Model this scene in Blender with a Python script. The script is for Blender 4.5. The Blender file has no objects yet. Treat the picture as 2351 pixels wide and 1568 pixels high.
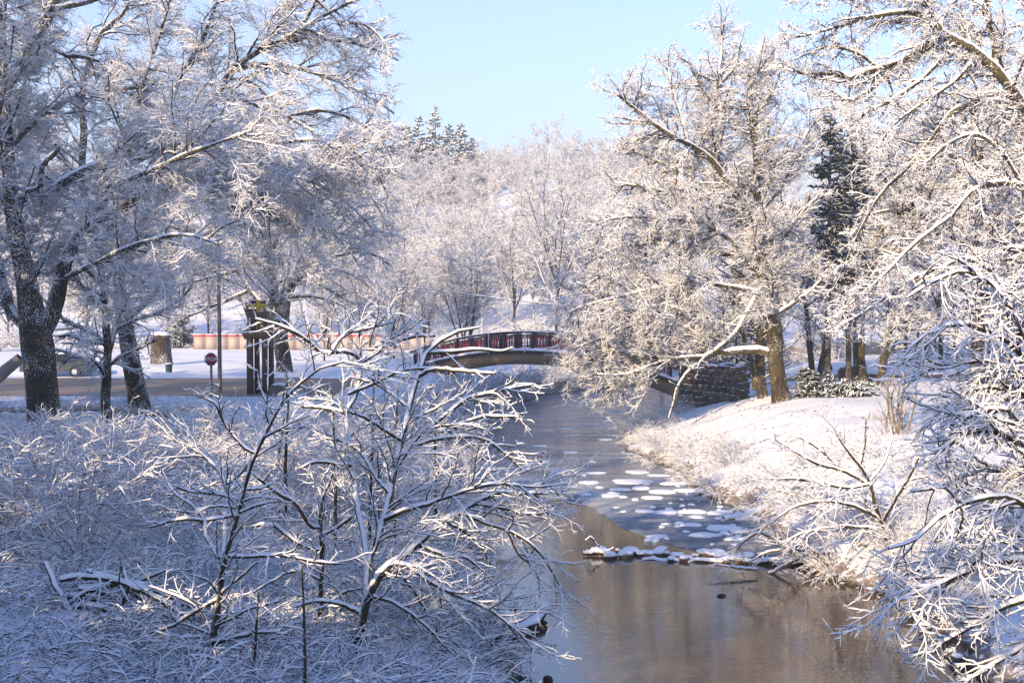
import bpy, math, random
import numpy as np
from mathutils import Vector
R = math.radians
C = bpy.context.scene.collection
sc = bpy.context.scene
# ------------------------------------------------------------ camera, sky, sun, exposure
F, CX, CY, VH = 2600.0, 1175.5, 784.0, 700.0        # focal length and centre in a 2351 px wide picture, horizon row
CAMZ = 7.0
PITCH = math.atan((CY - VH) / F)
cam = bpy.data.cameras.new('camera'); camo = bpy.data.objects.new('camera', cam); C.objects.link(camo)
cam.sensor_width = 36; cam.lens = 36 * F / 2351.0; cam.clip_end = 3000; cam.clip_start = .1
camo.location = (0, 0, CAMZ); camo.rotation_euler = (math.pi / 2 - PITCH, 0, 0)
sc.camera = camo
SUN_EL, SUN_AZ = R(20), R(-148)                     # azimuth measured from +Y towards +X
sv = Vector((math.cos(SUN_EL) * math.sin(SUN_AZ), math.cos(SUN_EL) * math.cos(SUN_AZ), math.sin(SUN_EL)))
W = bpy.data.worlds.new("World"); sc.world = W; W.use_nodes = True
nt = W.node_tree; bg = nt.nodes['Background']; sky = nt.nodes.new('ShaderNodeTexSky')
sky.sky_type = 'NISHITA'; sky.sun_disc = False; sky.sun_elevation = SUN_EL; sky.sun_rotation = SUN_AZ
sky.air_density = 1.0; sky.dust_density = 0.7; sky.ozone_density = 2.5
tn = nt.nodes.new('ShaderNodeMix'); tn.data_type = 'RGBA'; tn.blend_type = 'MULTIPLY'; tn.inputs[0].default_value = 1; tn.inputs[7].default_value = (.90, .93, 1.17, 1)
nt.links.new(sky.outputs[0], tn.inputs[6]); 
tc = nt.nodes.new('ShaderNodeTexCoord'); sz = nt.nodes.new('ShaderNodeSeparateXYZ'); nt.links.new(tc.outputs['Generated'], sz.inputs[0])
mr = nt.nodes.new('ShaderNodeMapRange'); mr.inputs[1].default_value = .05; mr.inputs[2].default_value = .42; mr.inputs[3].default_value = .8; mr.inputs[4].default_value = 0.; nt.links.new(sz.outputs[2], mr.inputs[0])
vm = nt.nodes.new('ShaderNodeMix'); vm.data_type = 'RGBA'; vm.inputs[7].default_value = (2.65, 2.8, 2.95, 1); nt.links.new(mr.outputs[0], vm.inputs[0]); nt.links.new(tn.outputs[2], vm.inputs[6])
nt.links.new(vm.outputs[2], bg.inputs[0]); bg.inputs[1].default_value = 0.15
sl = bpy.data.lights.new('sun', 'SUN'); sl.energy = 4.3; sl.angle = R(0.5); sl.color = (1.0, 0.75, 0.47)
so = bpy.data.objects.new('sun', sl); C.objects.link(so); so.rotation_euler = sv.to_track_quat('Z', 'Y').to_euler()
sc.view_settings.view_transform = 'Standard'; sc.view_settings.look = 'None'
sc.view_settings.exposure = 1.0; sc.view_settings.gamma = 1
sc.cycles.use_denoising = True; sc.cycles.denoiser = 'OPENIMAGEDENOISE'; sc.cycles.denoising_prefilter = 'ACCURATE'; sc.cycles.denoising_input_passes = 'RGB_ALBEDO_NORMAL'
sc.cycles.max_bounces = 6; sc.cycles.diffuse_bounces = 3; sc.cycles.glossy_bounces = 3
sc.cycles.transmission_bounces = 2; sc.cycles.volume_bounces = 0
sc.cycles.caustics_reflective = False; sc.cycles.caustics_refractive = False

# ------------------------------------------------------------ helpers
cp, sp = math.cos(PITCH), math.sin(PITCH)
def at(x, y, D):
    """the point at distance D (world Y) seen in the picture at x, y (2351 px wide)"""
    a = (x - CX) / F; b = (CY - y) / F
    dy = cp + b * sp; dz = -sp + b * cp
    return np.array((a / dy * D, D, CAMZ + dz / dy * D))
def gx(x, D): return at(x, 800, D)[0]

def tag(o, label=None, cat=None, group=None, kind=None):
    if label: o['label'] = label
    if cat: o['category'] = cat
    if group: o['group'] = group
    if kind: o['kind'] = kind
    return o
def empty(name, loc, label, cat, group=None, rz=0):
    o = bpy.data.objects.new(name, None); C.objects.link(o); o.location = loc; o.rotation_euler = (0, 0, rz)
    o.empty_display_size = .3
    return tag(o, label, cat, group)
def copy_tree(o, parent=None):
    c = o.copy(); C.objects.link(c)
    if parent: c.parent = parent
    for ch in list(o.children): copy_tree(ch, c)
    return c

class Acc:
    """collects vertices, polygons and a snow value per vertex, links them as one mesh object"""
    def __init__(s): s.v = []; s.q = []; s.t = []; s.s = []; s.n = 0; s.c = []
    def add(s, v, quads=None, tris=None, snow=0.0, tint=0.5):
        v = np.asarray(v, dtype=np.float32).reshape(-1, 3); m = len(v)
        s.v.append(v)
        if quads is not None and len(quads): s.q.append(np.asarray(quads, dtype=np.int32).reshape(-1, 4) + s.n)
        if tris is not None and len(tris): s.t.append(np.asarray(tris, dtype=np.int32).reshape(-1, 3) + s.n)
        s.s.append(np.broadcast_to(np.asarray(snow, dtype=np.float32).reshape(-1), (m,)) if np.size(snow) == 1 else np.asarray(snow, dtype=np.float32).reshape(-1))
        s.c.append(np.broadcast_to(np.asarray(tint, dtype=np.float32).reshape(-1), (m,)) if np.size(tint) == 1 else np.asarray(tint, dtype=np.float32).reshape(-1))
        s.n += m
    def box(s, c, size, rz=0, snow=0.0, tint=.5, bevel=0):
        hx, hy, hz = [a / 2 for a in size]
        v = np.array([(x, y, z) for z in (-hz, hz) for y in (-hy, hy) for x in (-hx, hx)], float)
        ca, sa = math.cos(rz), math.sin(rz)
        v = np.stack([v[:, 0] * ca - v[:, 1] * sa, v[:, 0] * sa + v[:, 1] * ca, v[:, 2]], 1) + np.array(c)
        s.add(v, [(0, 2, 3, 1), (4, 5, 7, 6), (0, 1, 5, 4), (1, 3, 7, 5), (3, 2, 6, 7), (2, 0, 4, 6)], snow=snow, tint=tint)
    def tubes(s, P, Rr, k=4, S=0.0, rng=None, tint=.5):
        """P (N,n,3) paths, Rr (N,n) radii, k sides, S snow depth; snow piles on the upper side"""
        N, n, _ = P.shape
        if N == 0: return
        T = np.gradient(P, axis=1); T /= np.linalg.norm(T, axis=2, keepdims=True) + 1e-9
        ref = np.where(np.abs(T[:, :1, 2:3]) < .9, np.array([0, 0, 1.0]), np.array([1.0, 0, 0]))[:, 0]
        U = np.cross(T[:, 0], ref); U /= np.linalg.norm(U, axis=1, keepdims=True) + 1e-9
        ph = np.arange(k) * 2 * np.pi / k
        out = np.empty((N, n, k, 3), np.float32); sn = np.empty((N, n, k), np.float32)
        j = rng.random(N) * 6.28 if rng is not None else np.zeros(N)
        for i in range(n):
            t = T[:, i]
            U = U - t * np.sum(U * t, 1, keepdims=True); U /= np.linalg.norm(U, axis=1, keepdims=True) + 1e-9
            V = np.cross(t, U)
            a = ph[None, :] + j[:, None]
            d = U[:, None, :] * np.cos(a)[..., None] + V[:, None, :] * np.sin(a)[..., None]
            h = np.sqrt(np.clip(1 - t[:, 2:3] ** 2, 0, 1))
            up = np.clip(d[..., 2], 0, 1)
            sw = S * (.35 + .65 * Rr[:, i] / (Rr[:, 0] + 1e-9))[:, None] * h * np.sqrt(up) * (rng.uniform(.35, 1.3, (N, 1)) if rng is not None else 1)
            p = P[:, i, None, :] + d * (Rr[:, i, None, None] + 0.35 * sw[..., None])
            p[..., 2] += sw * .65
            out[:, i] = p; sn[:, i] = d[..., 2]
        base = (np.arange(N) * n * k)[:, None, None] + (np.arange(n - 1) * k)[None, :, None]
        a0 = np.arange(k)[None, None, :]; a1 = (np.arange(k)[None, None, :] + 1) % k
        q = np.stack([base + a0, base + a1, base + k + a1, base + k + a0], -1).reshape(-1, 4)
        if np.ndim(tint) == 1: tint = np.repeat(tint, n * k)
        s.add(out.reshape(-1, 3), q, snow=sn.reshape(-1), tint=tint)
    def build(s, name, mat, parent=None, smooth=True, origin=(0, 0, 0)):
        me = bpy.data.meshes.new(name)
        if s.n:
            v = np.concatenate(s.v) - np.asarray(origin, np.float32)
            nq = sum(len(q) for q in s.q); ntr = sum(len(t) for t in s.t)
            lp = []
            if nq: lp.append(np.concatenate(s.q).reshape(-1))
            if ntr: lp.append(np.concatenate(s.t).reshape(-1))
            lp = np.concatenate(lp)
            me.vertices.add(len(v)); me.vertices.foreach_set('co', np.ascontiguousarray(v, np.float32).reshape(-1))
            me.loops.add(len(lp)); me.loops.foreach_set('vertex_index', lp.astype(np.int32))
            me.polygons.add(nq + ntr)
            st = np.concatenate([np.arange(nq) * 4, nq * 4 + np.arange(ntr) * 3]).astype(np.int32)
            me.polygons.foreach_set('loop_start', st)
            me.update(calc_edges=True)
            if smooth: me.polygons.foreach_set('use_smooth', np.ones(nq + ntr, bool))
            me.attributes.new('snow', 'FLOAT', 'POINT').data.foreach_set('value', np.concatenate(s.s).astype(np.float32))
            me.attributes.new('tint', 'FLOAT', 'POINT').data.foreach_set('value', np.concatenate(s.c).astype(np.float32))
            me.update()
        me.materials.append(mat)
        o = bpy.data.objects.new(name, me); C.objects.link(o)
        if parent is not None: o.parent = parent
        return o

# ------------------------------------------------------------ materials
SNOW = (0.86, 0.87, 0.89, 1)
def newmat(name):
    m = bpy.data.materials.new(name); m.use_nodes = True
    return m, m.node_tree, m.node_tree.nodes['Principled BSDF']
def N(nt, typ, **kw):
    n = nt.nodes.new(typ)
    for k, v in kw.items():
        if k.startswith('i_'): n.inputs[int(k[2:])].default_value = v
        else: setattr(n, k, v)
    return n
def noise(nt, scale, detail=3, rough=.5, coord=None, vec=None):
    n = N(nt, 'ShaderNodeTexNoise'); n.inputs['Scale'].default_value = scale
    n.inputs['Detail'].default_value = detail; n.inputs['Roughness'].default_value = rough
    if vec is not None: nt.links.new(vec, n.inputs['Vector'])
    return n.outputs['Fac']
def maprange(nt, v, a, b, c=0., d=1., smooth=True):
    n = N(nt, 'ShaderNodeMapRange', interpolation_type='SMOOTHSTEP' if smooth else 'LINEAR')
    nt.links.new(v, n.inputs[0])
    for i, x in enumerate((a, b, c, d)): n.inputs[i + 1].default_value = x
    return n.outputs[0]
def mix(nt, fac, a, b):
    n = N(nt, 'ShaderNodeMix', data_type='RGBA')
    if isinstance(fac, (int, float)): n.inputs[0].default_value = fac
    else: nt.links.new(fac, n.inputs[0])
    for i, x in ((6, a), (7, b)):
        if isinstance(x, tuple): n.inputs[i].default_value = x if len(x) == 4 else (*x, 1)
        else: nt.links.new(x, n.inputs[i])
    return n.outputs[2]
def math_(nt, op, a, b=None):
    n = N(nt, 'ShaderNodeMath', operation=op)
    for i, x in enumerate((a, b)):
        if x is None: continue
        if isinstance(x, (int, float)): n.inputs[i].default_value = x
        else: nt.links.new(x, n.inputs[i])
    return n.outputs[0]
def objvec(nt, scale=(1, 1, 1), out='Object'):
    tc = N(nt, 'ShaderNodeTexCoord'); mp = N(nt, 'ShaderNodeMapping'); mp.inputs['Scale'].default_value = scale
    nt.links.new(tc.outputs[out], mp.inputs['Vector']); return mp.outputs[0]
def bump(nt, b, h, dist=.02, strength=1.):
    n = N(nt, 'ShaderNodeBump'); n.inputs['Distance'].default_value = dist; n.inputs['Strength'].default_value = strength
    nt.links.new(h, n.inputs['Height']); nt.links.new(n.outputs[0], b.inputs['Normal'])

def bark_mat(name, dark, light, moss=None, lo=-.05, hi=.35, flecks=0.0, vary=.5, nscale=6., bmp=.0):
    """bark with snow lying where the 'snow' value (how far a face looks up) is high"""
    m, nt, b = newmat(name)
    vec = objvec(nt)
    sv_ = objvec(nt, (1, 1, .25))
    n1 = noise(nt, 14, 4, .65, vec=sv_)
    col = mix(nt, maprange(nt, n1, .35, .68), dark, light)
    if moss:
        n2 = noise(nt, 1.3, 3, .6, vec=vec); col = mix(nt, maprange(nt, n2, .42, .62, 0, .85), col, moss)
    at_ = N(nt, 'ShaderNodeAttribute', attribute_name='snow')
    ns = noise(nt, nscale, 3, .6, vec=vec)
    a = math_(nt, 'ADD', at_.outputs['Fac'], math_(nt, 'MULTIPLY', math_(nt, 'SUBTRACT', ns, .5), vary))
    mask = maprange(nt, a, lo, hi)
    if flecks:
        nf = noise(nt, 22, 2, .6, vec=vec); nf2 = noise(nt, .8, 2, .5, vec=vec)
        fl = maprange(nt, math_(nt, 'ADD', nf, math_(nt, 'MULTIPLY', nf2, .45)), .92 - flecks, .98 - flecks)
        mask = math_(nt, 'MAXIMUM', mask, fl)
    nt.links.new(mix(nt, mask, col, SNOW), b.inputs['Base Color'])
    b.inputs['Roughness'].default_value = .85; b.inputs['Specular IOR Level'].default_value = .25
    if bmp: bump(nt, b, n1, bmp)
    return m
M = {}
M['trunk'] = bark_mat('bark_trunk', (.018, .013, .010), (.075, .055, .040), (.060, .050, .016), lo=.10, hi=.42, flecks=.10, bmp=.05)
M['moss'] = bark_mat('bark_mossy', (.022, .017, .011), (.070, .052, .030), (.075, .060, .016), lo=.08, hi=.38, flecks=.06, bmp=.04)
M['limb'] = bark_mat('bark_limb', (.016, .012, .010), (.055, .042, .034), lo=.05, hi=.4)
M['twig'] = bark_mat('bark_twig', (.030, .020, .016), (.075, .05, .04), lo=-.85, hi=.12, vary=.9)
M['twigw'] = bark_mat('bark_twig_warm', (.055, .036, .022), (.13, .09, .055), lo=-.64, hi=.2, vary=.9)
M['frost'] = bark_mat('frosted_twig', (.055, .045, .042), (.12, .10, .09), lo=-.5, hi=.32, vary=.9)
M['red'] = bark_mat('red_stem', (.085, .03, .022), (.17, .07, .05), lo=-.75, hi=.2, vary=.9)
M['near'] = bark_mat('bark_near', (.022, .016, .013), (.06, .045, .03), (.05, .05, .015), lo=.02, hi=.28, vary=.5, nscale=9)
M['neartwig'] = bark_mat('bark_near_twig', (.022, .016, .013), (.06, .045, .03), lo=-.40, hi=.12, vary=.7, nscale=9)
M['dead'] = bark_mat('dead_wood', (.12, .09, .055), (.30, .24, .16), lo=.15, hi=.45)
M['needle'] = bark_mat('evergreen_needles', (.010, .016, .008), (.03, .04, .018), lo=.35, hi=.75, vary=.9, nscale=2.5)
M['needlef'] = bark_mat('frosted_needles', (.02, .035, .03), (.05, .07, .06), lo=.0, hi=.5, vary=.9, nscale=1.5)

def plain(name, col, rough=.7, var=.25, scale=8, metal=0, lo=.35, hi=.75, snow=False, bmp=0):
    m, nt, b = newmat(name); vec = objvec(nt)
    n1 = noise(nt, scale, 4, .6, vec=vec)
    c = mix(nt, n1, tuple(x * (1 - var) for x in col), tuple(min(1, x * (1 + var)) for x in col))
    if snow:
        g = N(nt, 'ShaderNodeNewGeometry'); sx = N(nt, 'ShaderNodeSeparateXYZ'); nt.links.new(g.outputs['Normal'], sx.inputs[0])
        a = math_(nt, 'ADD', sx.outputs[2], math_(nt, 'MULTIPLY', math_(nt, 'SUBTRACT', n1, .5), .5))
        c = mix(nt, maprange(nt, a, lo, hi), c, SNOW)
    nt.links.new(c, b.inputs['Base Color']); b.inputs['Roughness'].default_value = rough; b.inputs['Metallic'].default_value = metal
    if bmp: bump(nt, b, n1, bmp)
    return m
M['snow'] = plain('snow', (.86, .87, .89), .6, .02, 3, bmp=.02)

# ------------------------------------------------------------ growing trees
def catmull(pts, n):
    p = np.asarray(pts, float)
    if len(p) == 2: return np.stack([p[0] + (p[1] - p[0]) * t for t in np.linspace(0, 1, n)])
    q = np.vstack([2 * p[0] - p[1], p, 2 * p[-1] - p[-2]])
    seg = np.linalg.norm(np.diff(p[:, :3], axis=0), axis=1); cum = np.concatenate([[0], np.cumsum(seg)])
    out = []
    for d in np.linspace(0, cum[-1], n):
        i = min(np.searchsorted(cum, d, 'right') - 1, len(p) - 2); t = (d - cum[i]) / (seg[i] + 1e-9)
        a, b, c, e = q[i], q[i + 1], q[i + 2], q[i + 3]
        out.append(.5 * ((2 * b) + (-a + c) * t + (2 * a - 5 * b + 4 * c - e) * t * t + (-a + 3 * b - 3 * c + e) * t ** 3))
    out = np.array(out)
    return out
def lengths(P): return np.linalg.norm(np.diff(P, axis=1), axis=2).sum(1)

def kids(rng, P, Rr, den, t0=.15, t1=1., ang=50, asd=14, lr=.4, lmin=.2, lmax=9, n=5, rr=.6, rmin=.006, rmax=9, wig=.15, up=.0, flat=1., prof=.6, taper=.35, bias=None):
    """children of the paths P: den per metre of parent, angle from the parent, length as a share of the parent"""
    L = lengths(P); NN, np_, _ = P.shape
    cnt = np.maximum(1, np.floor(L * (t1 - t0) * den + rng.random(NN)).astype(int))
    idx = np.repeat(np.arange(NN), cnt); K = len(idx)
    off = np.arange(K) - np.repeat(np.cumsum(cnt) - cnt, cnt)
    t = t0 + (t1 - t0) * (off + rng.random(K)) / cnt[idx]
    f = np.clip(t * (np_ - 1), 0, np_ - 1.001); i = f.astype(int); w = (f - i)[:, None]
    o = P[idx, i] * (1 - w) + P[idx, i + 1] * w
    r = Rr[idx, i] * (1 - w[:, 0]) + Rr[idx, i + 1] * w[:, 0]
    T = P[idx, i + 1] - P[idx, i]; T /= np.linalg.norm(T, axis=1, keepdims=True) + 1e-9
    ref = rng.normal(size=(K, 3)); U = np.cross(T, ref); U /= np.linalg.norm(U, axis=1, keepdims=True) + 1e-9
    a = np.radians(rng.normal(ang, asd, K))[:, None]
    d = T * np.cos(a) + U * np.sin(a); d[:, 2] = d[:, 2] * flat + up
    if bias is not None: d += np.asarray(bias)
    d /= np.linalg.norm(d, axis=1, keepdims=True) + 1e-9
    ln = np.clip(L[idx] * lr * (1 - prof * t) * rng.uniform(.6, 1.3, K), lmin, lmax)
    return _walk(rng, o, d, ln, n, wig, up * .5), np.clip(r * rr, rmin, rmax)[:, None] * np.linspace(1, taper, n)[None, :]
def _walk(rng, o, d, ln, n, wig, up):
    K = len(o); out = np.empty((K, n, 3)); out[:, 0] = o; st = (ln / (n - 1))[:, None]
    for j in range(1, n):
        d = d + rng.normal(size=(K, 3)) * wig; d[:, 2] += up * .5
        d /= np.linalg.norm(d, axis=1, keepdims=True) + 1e-9
        out[:, j] = out[:, j - 1] + d * st
    return out
def cull(P, Rr, keep):
    if keep is None or len(P) == 0: return P, Rr
    m = keep(P[:, -1]); return P[m], Rr[m]

def trace_limbs(D, limbs, rng, drift=.35, n=14):
    """limbs drawn as (x, y, radius px[, metres further off]) in the picture at distance D, each joined to the nearest drawn point"""
    allp, paths, rad = [], [], []
    for li, L in enumerate(limbs):
        p0 = L[0]; off0 = 0.
        if allp:
            A = np.array(allp); k = np.argmin((A[:, 0] - p0[0]) ** 2 + (A[:, 1] - p0[1]) ** 2); off0 = A[k, 2]
        dr = rng.uniform(-drift, drift) if li else rng.uniform(-.05, .05)
        acc, run = [], 0.
        for i, q in enumerate(L):
            if i: run += math.hypot(q[0] - L[i - 1][0], q[1] - L[i - 1][1]) / F * D
            off = off0 + dr * run + (q[3] if len(q) > 3 else 0.)
            allp.append((q[0], q[1], off)); w = at(q[0], q[1], D + off)
            acc.append((*w, q[2] / F * (D + off)))
        c = catmull(acc, n); c[:, :3] += rng.normal(size=(n, 3)) * (np.clip(c[:, 3:4], .0, .12) * .12)
        paths.append(c[:, :3]); rad.append(np.clip(c[:, 3], .004, 9))
    return np.array(paths), np.array(rad)

def make_tree(name, label, cat, base, P0, R0, levels, rng, mats=('trunk', 'limb', 'twig'), S=(.05, .035, .014), k0=10, group=None, keep=None, ntrunk=None, crown='crown', limbpart='limb', kk=(5, 4, 3, 3, 3), dm=(2.1, 1.7, 1.7), l4=True, dn4=5.5):
    """thing > trunk (the drawn limbs), limb (first branches), crown (every finer twig)"""
    root = empty(name, tuple(base), label, cat, group); o = np.asarray(base)
    a = Acc(); a.tubes(P0, R0, k0, S[0], rng); a.build('trunk', M[mats[0]], root, origin=o)
    P, Q = P0, R0; cr = Acc(); tot = 0
    par = [(P, Q)]; levels = [dict(l, den=l['den'] * dm[min(i, 2)]) for i, l in enumerate(levels)]
    if l4: levels.append(dict(levels[-1], den=dn4, lr=.55, lmin=levels[-1]['lmin'] * .7, lmax=levels[-1]['lmax'] * .75, n=3, rr=.75, rmin=levels[-1]['rmin'] * .85, ang=36, asd=10, wig=.12))
    for li, lv in enumerate(levels):
        lv = dict(lv); src = lv.pop('src', None)
        P, Q = par[-1] if src is None else par[src]
        if src == 'all': pass
        P, Q = kids(rng, P, Q, **lv); P, Q = cull(P, Q, keep); par.append((P, Q)); tot += len(P)
        if li == 0 and limbpart and len(P) > 60:
            b = Acc(); b.tubes(P, Q, kk[0], S[1], rng); b.build(limbpart, M[mats[1]], root, origin=o)
        else: cr.tubes(P, Q, kk[min(li, 4)], S[2] if li > 1 else S[1] * .7 + S[2] * .3, rng)
    cr.build(crown, M[mats[2]], root, origin=o)
    print(name, 'twigs', tot, 'verts', cr.n)
    return root
# ------------------------------------------------------------ the ground, one sheet
YS = np.array([-200, 0, 12, 21, 23.2, 24.6, 25.8, 27, 30.3, 36, 45.5, 60.7, 72.8, 86.7, 93, 100, 108, 120, 150])
XL = np.array([.4, .4, .3, .1, -.1, .5, .0, -.6, -1.17, -1.8, -2.5, -2.2, -.7, 2.1, 6.3, 12, 22, 45, 150])
XR = np.array([9.3, 9.4, 9.2, 8.7, 9.0, 7.9, 7.7, 6.9, 5.95, 8.5, 13., 17, 24, 36, 70, 260])
YR = np.array([-200, 0, 12, 21, 22.75, 26, 28, 30.3, 33, 38, 41.4, 46.7, 53.5, 60.7, 68.7, 80, 90, 100, 108, 120, 150])
XR = np.array([9.3, 9.4, 9.2, 8.7, 8.9, 9.05, 8.3, 7.75, 7.6, 8.0, 6.8, 6.9, 5.5, 5.95, 8.3, 11.5, 15, 23, 36, 70, 260])
def sstep(a, b, x): t = np.clip((x - a) / (b - a), 0, 1); return t * t * (3 - 2 * t)
_rs = np.random.RandomState(5); _wv = [(_rs.uniform(-1, 1, 2) * s, _rs.uniform(0, 6.28), a) for s, a in ((.25, .5), (.3, .5), (.7, .3), (.9, .3), (1.9, .12), (2.4, .12), (3.6, .06), (4.4, .05))]
def lump(X, Y):
    z = 0
    for (k, p, a) in _wv: z = z + a * np.sin(k[0] * X + k[1] * Y + p)
    return z
def ground(X, Y):
    X = np.asarray(X, float); Y = np.asarray(Y, float)
    l = np.interp(Y, YS, XL); r = np.interp(Y, YR, XR); lm = lump(X, Y)
    wob = .25 * np.sin(Y * 1.3) + .18 * np.sin(Y * 2.9 + 1) + .1 * np.sin(Y * 6.1)
    dl = l - X + wob * .7; dr = X - r + wob * .7
    steep = sstep(48, 60, Y)
    bl = np.interp(dl, [-3, -1, 0, .6, 1.5, 4, 10, 16, 60], [-1.2, -.7, -.05, .28, .6, 1.05, 1.8, 2.3, 2.5]) * (1 - steep) + steep * np.interp(dl, [-3, -1, 0, 1.2, 3.5, 7, 60], [-1.2, -.7, -.05, 1.0, 1.9, 2.45, 2.5])
    br = np.interp(dr, [-3, -1, 0, .6, 1.6, 3.5, 6, 8.5, 14, 60], [-1.2, -.7, -.05, .38, .75, 1.35, 2.15, 2.45, 2.55, 2.6]) * (1 - steep) + steep * np.interp(dr, [-3, -1, 0, 1.5, 4, 7, 9, 60], [-1.2, -.7, -.05, .55, 1.2, 2.0, 2.45, 2.5])
    z = np.where(dl > dr, bl, br)
    dd = np.maximum(dl, dr)
    flat = sstep(3.5, 6, dl) * sstep(52, 55, Y) * (1 - sstep(71, 74, Y))
    rough = sstep(.2, 3, dd) * (1 - flat) * (1 - .6 * sstep(100, 130, Y))
    z = z + lm * .13 * rough
    z = z * (1 - flat) + 2.5 * flat
    # snow ploughed up along the far edge of the road
    z = z + flat * 0 + sstep(6, 9, dl) * np.exp(-((Y - 73.2) / .8) ** 2) * (.28 + .12 * lm)
    # the wooded hill far behind
    hx = 1 - .25 * sstep(20, 120, X) + .08 * np.sin(X * .03 + 1)
    z = z + sstep(118, 250, Y) * 25 * hx + sstep(90, 150, Y) * 3.0 * sstep(-12, 5, X)
    # an unseen rise added behind the camera's left shoulder to shade the left bank
    ss = X * .64 + Y * .77; la = X * .77 - Y * .64
    z = z + 4 * np.exp(-((ss + 20) / 7) ** 2) * sstep(6, 0, la) * sstep(-70, -55, la)
    return z
def gz(x, y): return float(ground(x, y))
gxs = np.unique(np.concatenate([np.linspace(-420, -40, 40), np.linspace(-40, -14, 66), np.linspace(-14, 24, 200), np.linspace(24, 60, 60), np.linspace(60, 420, 36)]))
gys = np.unique(np.concatenate([np.linspace(-140, 8, 40), np.linspace(8, 60, 210), np.linspace(60, 120, 120), np.linspace(120, 700, 70)]))
GX, GY = np.meshgrid(gxs, gys); GZ = ground(GX, GY)
a = Acc(); nx, ny = len(gxs), len(gys)
ii = (np.arange(ny - 1)[:, None] * nx + np.arange(nx - 1)[None, :])
a.add(np.stack([GX, GY, GZ], -1), np.stack([ii, ii + 1, ii + nx + 1, ii + nx], -1))
m, nt, b = newmat('snowy_ground'); vec = objvec(nt)
n1 = noise(nt, .9, 4, .6, vec=vec); n2 = noise(nt, 5.5, 5, .7, vec=vec); n3 = noise(nt, 22, 3, .6, vec=vec)
g = N(nt, 'ShaderNodeNewGeometry'); sx = N(nt, 'ShaderNodeSeparateXYZ'); nt.links.new(g.outputs['Normal'], sx.inputs[0])
px = N(nt, 'ShaderNodeSeparateXYZ'); nt.links.new(g.outputs['Position'], px.inputs[0])
litter = mix(nt, n3, (.07, .045, .025), (.20, .14, .07))
# leaf litter showing through where the bank is steep, and wet mud along the waterline
steepm = maprange(nt, sx.outputs[2], .80, .97, .17, 0)
lm_ = maprange(nt, math_(nt, 'ADD', math_(nt, 'ADD', math_(nt, 'MULTIPLY', n2, .62), math_(nt, 'MULTIPLY', n1, .38)), steepm), .575, .635)
wet = maprange(nt, math_(nt, 'ADD', px.outputs[2], math_(nt, 'MULTIPLY', n2, .3)), .17, .30, 1, 0)
c = mix(nt, math_(nt, 'MULTIPLY', lm_, .85), SNOW, litter); c = mix(nt, wet, c, (.045, .035, .025))
nt.links.new(c, b.inputs['Base Color']); b.inputs['Roughness'].default_value = .75; b.inputs['Specular IOR Level'].default_value = .2
bump(nt, b, math_(nt, 'ADD', n2, math_(nt, 'MULTIPLY', n3, .12)), .05)
M['ground'] = m
tag(a.build('ground', m), kind='structure')

# ------------------------------------------------------------ road, path, water, ice
def strip(name, pts, w, mat, lift=.006, n=80, kind='structure', taper=False):
    c = catmull([(x, y, 0) for x, y in pts], n); T = np.gradient(c, axis=0); T /= np.linalg.norm(T, axis=1, keepdims=True)
    Nn = np.stack([-T[:, 1], T[:, 0]], 1); k = 9; v = []
    for i in range(n):
        for j in np.linspace(-.5, .5, k):
            x, y = c[i, :2] + Nn[i] * w * j * (1 + .05 * math.sin(i * 1.7))
            v.append((x, y, gz(x, y) + lift))
    ii = (np.arange(n - 1)[:, None] * k + np.arange(k - 1)[None, :])
    q = np.stack([ii, ii + k, ii + k + 1, ii + 1], -1)
    A = Acc(); A.add(v, q); return tag(A.build(name, mat), kind=kind)
m, nt, b = newmat('sanded_slush'); vec = objvec(nt, (.05, 1.4, 1)); n1 = noise(nt, 1.6, 5, .65, vec=vec); n2 = noise(nt, 9, 3, .6, vec=objvec(nt, (.4, 1, 1)))
c = mix(nt, maprange(nt, n1, .3, .7), (.17, .115, .07), (.33, .24, .16)); c = mix(nt, maprange(nt, n2, .66, .74, 0, .7), c, (.6, .58, .55))
nt.links.new(c, b.inputs['Base Color']); b.inputs['Roughness'].default_value = .6; bump(nt, b, n1, .05); M['road'] = m
strip('road', [(-160, 62.6), (-60, 62.6), (-30, 62.6), (-8.8, 62.6)], 13.6, m, .012, 90)
strip('path', [(-60, 50.2), (-30, 50.0), (-15, 50.4)], 1.5, m, .05, 50)
strip('path', [(16, 70.5), (24, 72.5), (36, 73.5), (60, 74)], 2.2, plain('wet_path', (.16, .11, .08), .6, .3, 3), .06, 60)

m, nt, b = newmat('river_water'); vec = objvec(nt, (1, 1.0, 1))
n1 = noise(nt, 3.2, 3, .6, vec=objvec(nt, (.55, 1.3, 1))); n2 = noise(nt, 11, 2, .5, vec=objvec(nt, (.6, 1.3, 1)))
b.inputs['Base Color'].default_value = (.10, .066, .036, 1); b.inputs['Roughness'].default_value = .04; b.inputs['IOR'].default_value = 2.3
bump(nt, b, math_(nt, 'ADD', n1, math_(nt, 'MULTIPLY', n2, .15)), .006); M['water'] = m
A = Acc(); A.add([(-60, -140, 0), (260, -140, 0), (260, 160, 0), (-60, 160, 0)], [(0, 1, 2, 3)])
tag(A.build('water', m), kind='structure')
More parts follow.
